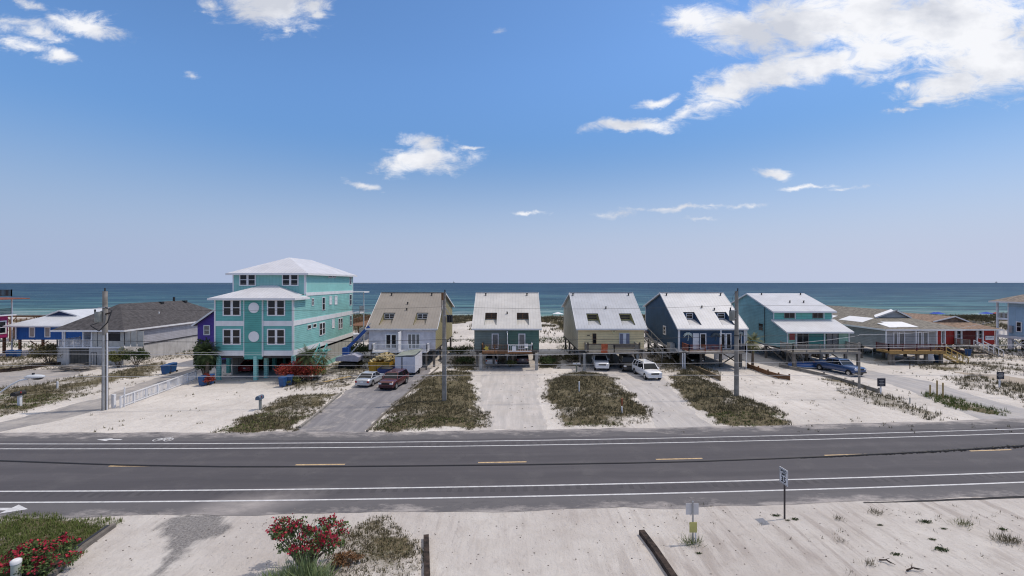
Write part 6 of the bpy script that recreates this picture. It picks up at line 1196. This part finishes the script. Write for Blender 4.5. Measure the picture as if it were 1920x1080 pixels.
bush(1230, 664, 2.2,1.5,1.6, m_leafd, 'dark scrub under the navy house side stairs', 2200, .2, xy=(wx(1235,76),76)); bush(1070, 672, 1.8,1.4,1.2, m_brush, 'low olive scrub left of the yellow house pilings', 1500, .18, xy=(wx(1068,68),68)); bush(1143,688,.7,.6,.7, m_leafd, 'small dark scrub beside the white pickup', 700, .15)
bush(0,0,3.2,1.8,1.3, m_leafd, 'dark scrub on the dune foot between the tan roofed and green houses', 2600, .2, xy=(wx(862,76),76)); bush(1600,668,3,1.4,1.1,m_brush,'brown scrub behind the teal house deck',1400,.2, xy=(wx(1590,82),82)); bush(0,0,2,1,1.2,m_leafd,'dark scrub under the left end of the grey house',1200,.2, xy=(57.5,80)); bush(0,0,3,1.3,1.4, m_brush, 'brown scrub beside the pale blue house stilts', 1600, .2, xy=(90,77.5))
# yucca clump before the oleander
x, y = gp(565, 1105); T = thing('yucca', (x, y, 0), 'pale green spiky yucca clump before the red oleander', 'yucca'); cs = [(-.8,-.1,1.0),(-.3,.05,1.15),(.15,.1,1.4),(.6,-.1,1.15),(.95,-.1,.9),(-1.3,-.2,.75)]
for cx_, cy_, h in cs:
    n = 150; a = nr.uniform(0,2*PI,n); el = nr.uniform(.35,1.45,n); d = np.stack([np.cos(a)*np.cos(el), np.sin(a)*np.cos(el), np.sin(el)],1); base = np.tile([cx_,cy_,.05],(n,1))+nr.normal(size=(n,3))*[.05,.05,.02]
    mesh_np('blades', leaves(base, h*.95, .022, .0, d), 4, m_yuc, T)
x, y = gp(650, 1062); bush(0,0,.6,.45,.5, leafmat('dry_brown_leaf', (.24,.13,.06), (.12,.06,.03)), 'low brown dry bush right of the yucca clump', 900, .1, xy=(x,y)); 
# palms
def palm(px, py, zc, lbl, nf=26, fl=1.5, tr=.16, xy=None, mat=None, fan=True, name='palm_tree'):
    x, y = xy or gp(px, py); z0 = gz1(x, y); T = thing(name, (x, y, z0), lbl, 'palm tree')
    me = MB().tube([(0,0,0),(.05,.03,zc*.5),(.0,0,zc)], [tr*1.25,tr,tr*.9], 10); o = bpy.data.meshes.new('trunk'); o.from_pydata(me.v, [], me.f); o.materials.append(M('palm_trunk_fibre', (.17,.125,.09), .95, .3, 5, bump=.02, bs=12)); t_ = bpy.data.objects.new('trunk', o); C.objects.link(t_); t_.parent = T
    V = []
    for k in range(nf):
        a = 2.4*k; e0 = R(75-115*k/nf); L = fl*rnd.uniform(.85,1.1); p = np.array([0,0,zc]); d = np.array([math.cos(a)*math.cos(e0), math.sin(a)*math.cos(e0), math.sin(e0)]); ns = 9
        for i in range(ns):
            q = p+d*L/ns; s = np.cross(d, [0,0,1.]); s /= np.linalg.norm(s)+1e-6; wdt = (.07+.55*math.sin(PI*min(1,(i+1)/ns)**.8))*fl*.42
            if i > 1:
                for sg in (-1, 1):
                    for j in range(2):
                        b = p+(q-p)*j*.5; tip = b+s*sg*wdt+d*wdt*.75-np.array([0,0,wdt*.35]); pw = d*.035*fl; V += [b-pw*.6, b+pw*.6, tip]
            V += [p-s*.02, p+s*.02, q]
            p = q; d = d+np.array([0,0,-.13-.05*rnd.random()]); d /= np.linalg.norm(d)
    mesh_np('fronds', np.array(V), 3, mat or m_leafo, T); return T
palm(578, 690, 2.9, 'sabal palm in front of the turquoise house right corner', 34, 1.9, .15, mat=m_leafd, xy=(wx(577,54.5),54.5)); palm(604, 690, 2.4, 'shorter palm behind the one at the turquoise house corner', 22, 1.5, .13, xy=(wx(606,57.5),57.5), mat=m_leafd)
palm(388, 716, 3.5, 'bushy dark palm left of the turquoise house carport', 70, 1.9, .2, mat=m_leafd); bush(388, 716, 1.25,1.1,4.9, m_leafd, 'dense dark green shrub around the palm left of the carport', 6500, .26, tight=.42, xy=(wx(385,55.6),55.6)); bush(390,722,.9,.7,1.3, m_redsh, 'reddish low shrub behind the pair of bins by the railing', 1200,.16)
palm(1410, 668, 3.6, 'palm with yellowing fronds between the navy and teal houses', 30, 1.9, .16, mat=m_leafy, xy=(wx(1411,64),64)); palm(1745, 672, 1.5, 'small palm under the right end of the grey house deck', 22, 1.4, .12, xy=(wx(1745,71),71), mat=m_leafd); palm(0,0,1.4,'small palm right of the pale blue house stilts',20,1.3,.12,xy=(99,78),mat=m_leafd)

# grass on the banks and the dunes: nobody could count it
def grass(name, xr_, yr_, dens, h, wd, mat, lbl, cond, blades=6, seed=0):
    n = int((xr_[1]-xr_[0])*(yr_[1]-yr_[0])*dens); X = nr.uniform(*xr_, n); Y = nr.uniform(*yr_, n); m = cond(X, Y); X, Y = X[m], Y[m]
    if not len(X): return
    Z = height(X, Y); P = np.repeat(np.stack([X,Y,Z-.02],1), blades, 0); N_ = len(P); P[:,:2] += nr.normal(size=(N_,2))*.07
    a = nr.uniform(0,2*PI,N_); le = nr.uniform(.05,.7,N_); hh = h*nr.uniform(.5,1.25,N_)*np.repeat(nr.uniform(.6,1.3,len(X)), blades); s = np.stack([-np.sin(a),np.cos(a),0*a],1)*wd*nr.uniform(.6,1.3,(N_,1))
    tip = P+np.stack([np.cos(a)*le*hh, np.sin(a)*le*hh, hh],1); V = np.stack([P-s, P+s, tip],1).reshape(-1,3)
    return tag(mesh_np(name, V, 3, mat), lbl, 'grass', kind='stuff')
LB = {'a':'sparse dune grass on the left bank between the gravel drives','b':'brown green grass on the low bank before the turquoise house','c':'brown grass on the bank around the middle tall pole','d':'olive brown grass on the rounded bank before the yellow house','e':'brown grass on the long bank around the right tall pole','f':'thin grass along the timber edging of the right drive','g':'green strip of grass in the middle of the right drive','h':'brown scrubby grass at the far right','i':'green grass on the lower left bank','j':'sparse weeds right of the red oleander','k':'weeds around the construction debris','l':'weeds behind the silver sedan','m':'grass beside the navy house','n':'grass right of the green house','o':'grass left of the yellow house pilings','p':'scrubby grass before the red house','q':'grass left of the green house','r':'grass before the blue house','s':'grass beside the bungalow wall','t':'scrubby grass before the pale blue house'}
PR = {'a':(10,.22),'b':(26,.21),'c':(26,.21),'d':(28,.22),'e':(26,.21),'f':(9,.35),'g':(16,.38),'h':(8,.4),'i':(120,.16),'j':(60,.13),'k':(8,.3),'l':(7,.3),'m':(12,.35),'n':(14,.4),'o':(14,.35),'p':(7,.4),'q':(12,.35),'r':(8,.35),'s':(9,.35),'t':(7,.4)}
for k, (poly, cv, hh) in ISL.items():
    xs = [p[0] for p in poly]; ys = [p[1] for p in poly]; dn, h = PR[k]
    def cond(X, Y, poly=poly, cv=cv): nzz = fbm(X/1.6+9, Y/1.6+2, 4); return (sdist(poly, X, Y)+(nzz-.5)*2.6 > .05) & (nr.rand(len(X)) < (sstep(.36,.60,fbm(X/2.3+40, Y/2.3+11, 4))*cv*1.1+.28+(.6 if cv > .9 else 0)))
    grass('dune_grass', (min(xs)-.8,max(xs)+.8), (min(ys)-.8,max(ys)+.8), dn, h, .022 if k != 'i' else .014, m_grassg if k in 'ig' else m_grassm, LB[k], cond)
for k in 'abcdehm':
    poly = ISL[k][0]; xs = [p[0] for p in poly]; ys = [p[1] for p in poly]
    def cond(X, Y, poly=poly): return (sdist(poly, X, Y) > .5) & (fbm(X/1.3+70, Y/1.3+5, 3) > .56)
    grass('dune_grass', (min(xs),max(xs)), (min(ys),max(ys)), 3.5, .55, .018, m_grassm, 'taller dry stalks '+{'a':'on the left bank','b':'on the low bank before the turquoise house','c':'on the bank around the middle pole','d':'on the rounded bank','e':'on the bank around the right pole','h':'on the scrubby bank at the far right','m':'beside the navy house'}[k], cond, 7)
# green creeping growth at the road end of the banks
for k, ymax in (('b',41),('c',39.5),('d',38.5),('e',41),('a',48)):
    poly = ISL[k][0]; xs = [p[0] for p in poly]; ys = [p[1] for p in poly]
    def cond(X, Y, poly=poly): nzz = fbm(X/1.1+3, Y/1.1+12, 4); return (sdist(poly, X, Y) > -.4+nzz) & (nzz > .5)
    grass('ground_creeper', (min(xs),max(xs)), (min(ys)-.5,ymax), 22, .13, .03, m_grassg, 'green creeper at the road end of the '+{'b':'low bank','c':'bank around the middle pole','d':'rounded bank','e':'bank around the right pole','a':'left bank'}[k], cond)
grass('dune_grass', (-115,150), (97,146), 7.5, .62, .045, m_grassm, 'sea oats and dune grass on the dunes behind the houses', lambda X, Y: ((fbm(X/7, Y/5, 3) > .36) | (np.exp(-((X-124)/12)**2-((Y-112)/12)**2) > .3) | ((np.abs(Y-123) < 8) & (fbm(X/8+50, Y/6, 3) > .36))) & (nr.rand(len(X)) < sstep(98,108,Y)*(1-sstep(138,146,Y))) & (fbm(X/2, Y/2, 3) > .42), 5)
grass('dune_grass', (-110,115), (76,98), 3.5, .5, .035, m_leafd, 'low dark scrub at the foot of the dunes', lambda X, Y: (fbm(X/6+5, Y/4, 3) > .49) & (nr.rand(len(X)) < .8), 5)
grass('sand_weeds', (-50,75), (36,70), .9, .2, .03, m_grassm, 'stray weeds on the open sand between the drives', lambda X, Y: (fbm(X/3+20, Y/3+4, 3) > .60) & np.all([sdist(p, X, Y) < -.3 for p in DRV.values()], axis=0), 5)
grass('sand_weeds', (4,28), (15,24.5), 2.2, .14, .012, m_grassm, 'stray dry weeds on the near sand', lambda X, Y: (fbm(X/1.4+20, Y/1.4+4, 3) > .62) & (X > 8), 6)
def tuft(px, py, h, n, lbl, mat=None, sp=.15):
    x, y = gp(px, py); a = nr.uniform(0,2*PI,n); el = nr.uniform(.5,1.5,n); d = np.stack([np.cos(a)*np.cos(el), np.sin(a)*np.cos(el), np.sin(el)],1); o = mesh_np('grass_tuft', leaves(nr.normal(size=(n,3))*[sp,sp*.6,.01], h, .009, 0, d), 4, mat or m_grassm); o.location = (x, y, 0); return tag(o, lbl, 'grass tuft', 'single tufts on the near sand')
tuft(1298, 1022, .5, 130, 'green tuft at the foot of the sign seen from behind', m_grassg, .22); tuft(1574, 975, .26, 50, 'dry tuft on the sand left of the larger tuft below the road edge'); tuft(1641, 963, .28, 90, 'dry tuft just below the road edge at right', sp=.2); tuft(1805, 985, .36, 110, 'olive tuft on the sand right of centre at the far right', m_leafy, .25); tuft(1880, 1016, .42, 140, 'spiky pale tuft near the right edge', sp=.25); tuft(1905, 1018, .32, 90, 'smaller tuft at the right edge', sp=.25); tuft(1578, 1016, .25, 40, 'thin dry tuft right of the railway tie'); tuft(1630, 1060, .3, 60, 'dry tuft beside the dead branch at lower right')
def clump(px, py, r, lbl):
    x, y = gp(px, py); n = 160; o = mesh_np('weed_clump', leaves(nr.normal(size=(n,3))*[r,r*.5,r*.15]+[0,0,r*.15], r*.7, r*.16, .2), 4, m_leafd); o.location = (x, y, 0); return tag(o, lbl, 'weed', 'dark weed clumps on the near sand')
for px, py, r, lb in ((1455,967,.10,'dark weed clump left of the speed limit sign post'),(1477,976,.06,'small dark weed clump right of the speed limit sign post'),(1490,974,.10,'dark weed clump farther right of the speed limit sign post'),(1735,979,.13,'flat dark weed below the road edge at right'),(1765,1031,.16,'largest dark weed clump at lower right'),(1770,992,.07,'small dark weed clump above the largest one'),(1748,1012,.08,'dark weed clump left above the largest one'),(1681,1040,.1,'dark weed clump left of the largest one'),(1880,993,.1,'dark weed clump near the right edge'),(1650,985,.07,'small dark weed clump below the tuft at the road edge'),(696,1059,.09,'dark weed clump left of the lower centre tie'),(1310,1038,.07,'small weed clump below the sign seen from behind')): clump(px, py, r, lb)
def branch(px, py, rot, s, lbl):
    x, y = gp(px, py); mb = MB().tube([(0,0,.05),(.4*s,.05,.12),(.9*s,-.05,.08)], [.035,.03,.01], 6).tube([(.3*s,.03,.1),(.6*s,.28*s,.2)], [.02,.006], 5).tube([(.45*s,.03,.1),(.7*s,-.25*s,.12)], [.02,.006], 5); o = part('dead_branch', mb, m_darkwood); o.location = (x, y, 0); o.rotation_euler = (0,0,R(rot)); return tag(o, lbl, 'branch', 'dead branches on the sand')
branch(1648, 1052, -40, .6, 'dark dead branch lying at lower right'); branch(1700, 1072, 5, .8, 'curved dead branch at the bottom right of centre'); 
# stones and shells strewn on the sand
mb = MB()
for k in range(900):
    X = rnd.uniform(-22,28); Y = rnd.uniform(16.5,24) if rnd.random() < .6 else rnd.uniform(37,60); 
    if 37 <= Y and any(sdist(p, np.array([X]), np.array([Y]))[0] > 0 for p in (DRV['drive_asphalt'],)): continue
    s = rnd.uniform(.012,.035)*(1 if Y < 25 else 1.8); z = gz1(X, Y); mb.ell((X,Y,z+s*.3), (s*1.3,s,s*.6), 6, 4)
single('pebbles', mb, M('mixed_pebbles', (.34,.30,.27), .9, .3, .8, col2=(.07,.06,.05), island=True), 'small pebbles, shells and droppings strewn over the sand', 'pebbles', kind='stuff', org=(0,20,0))
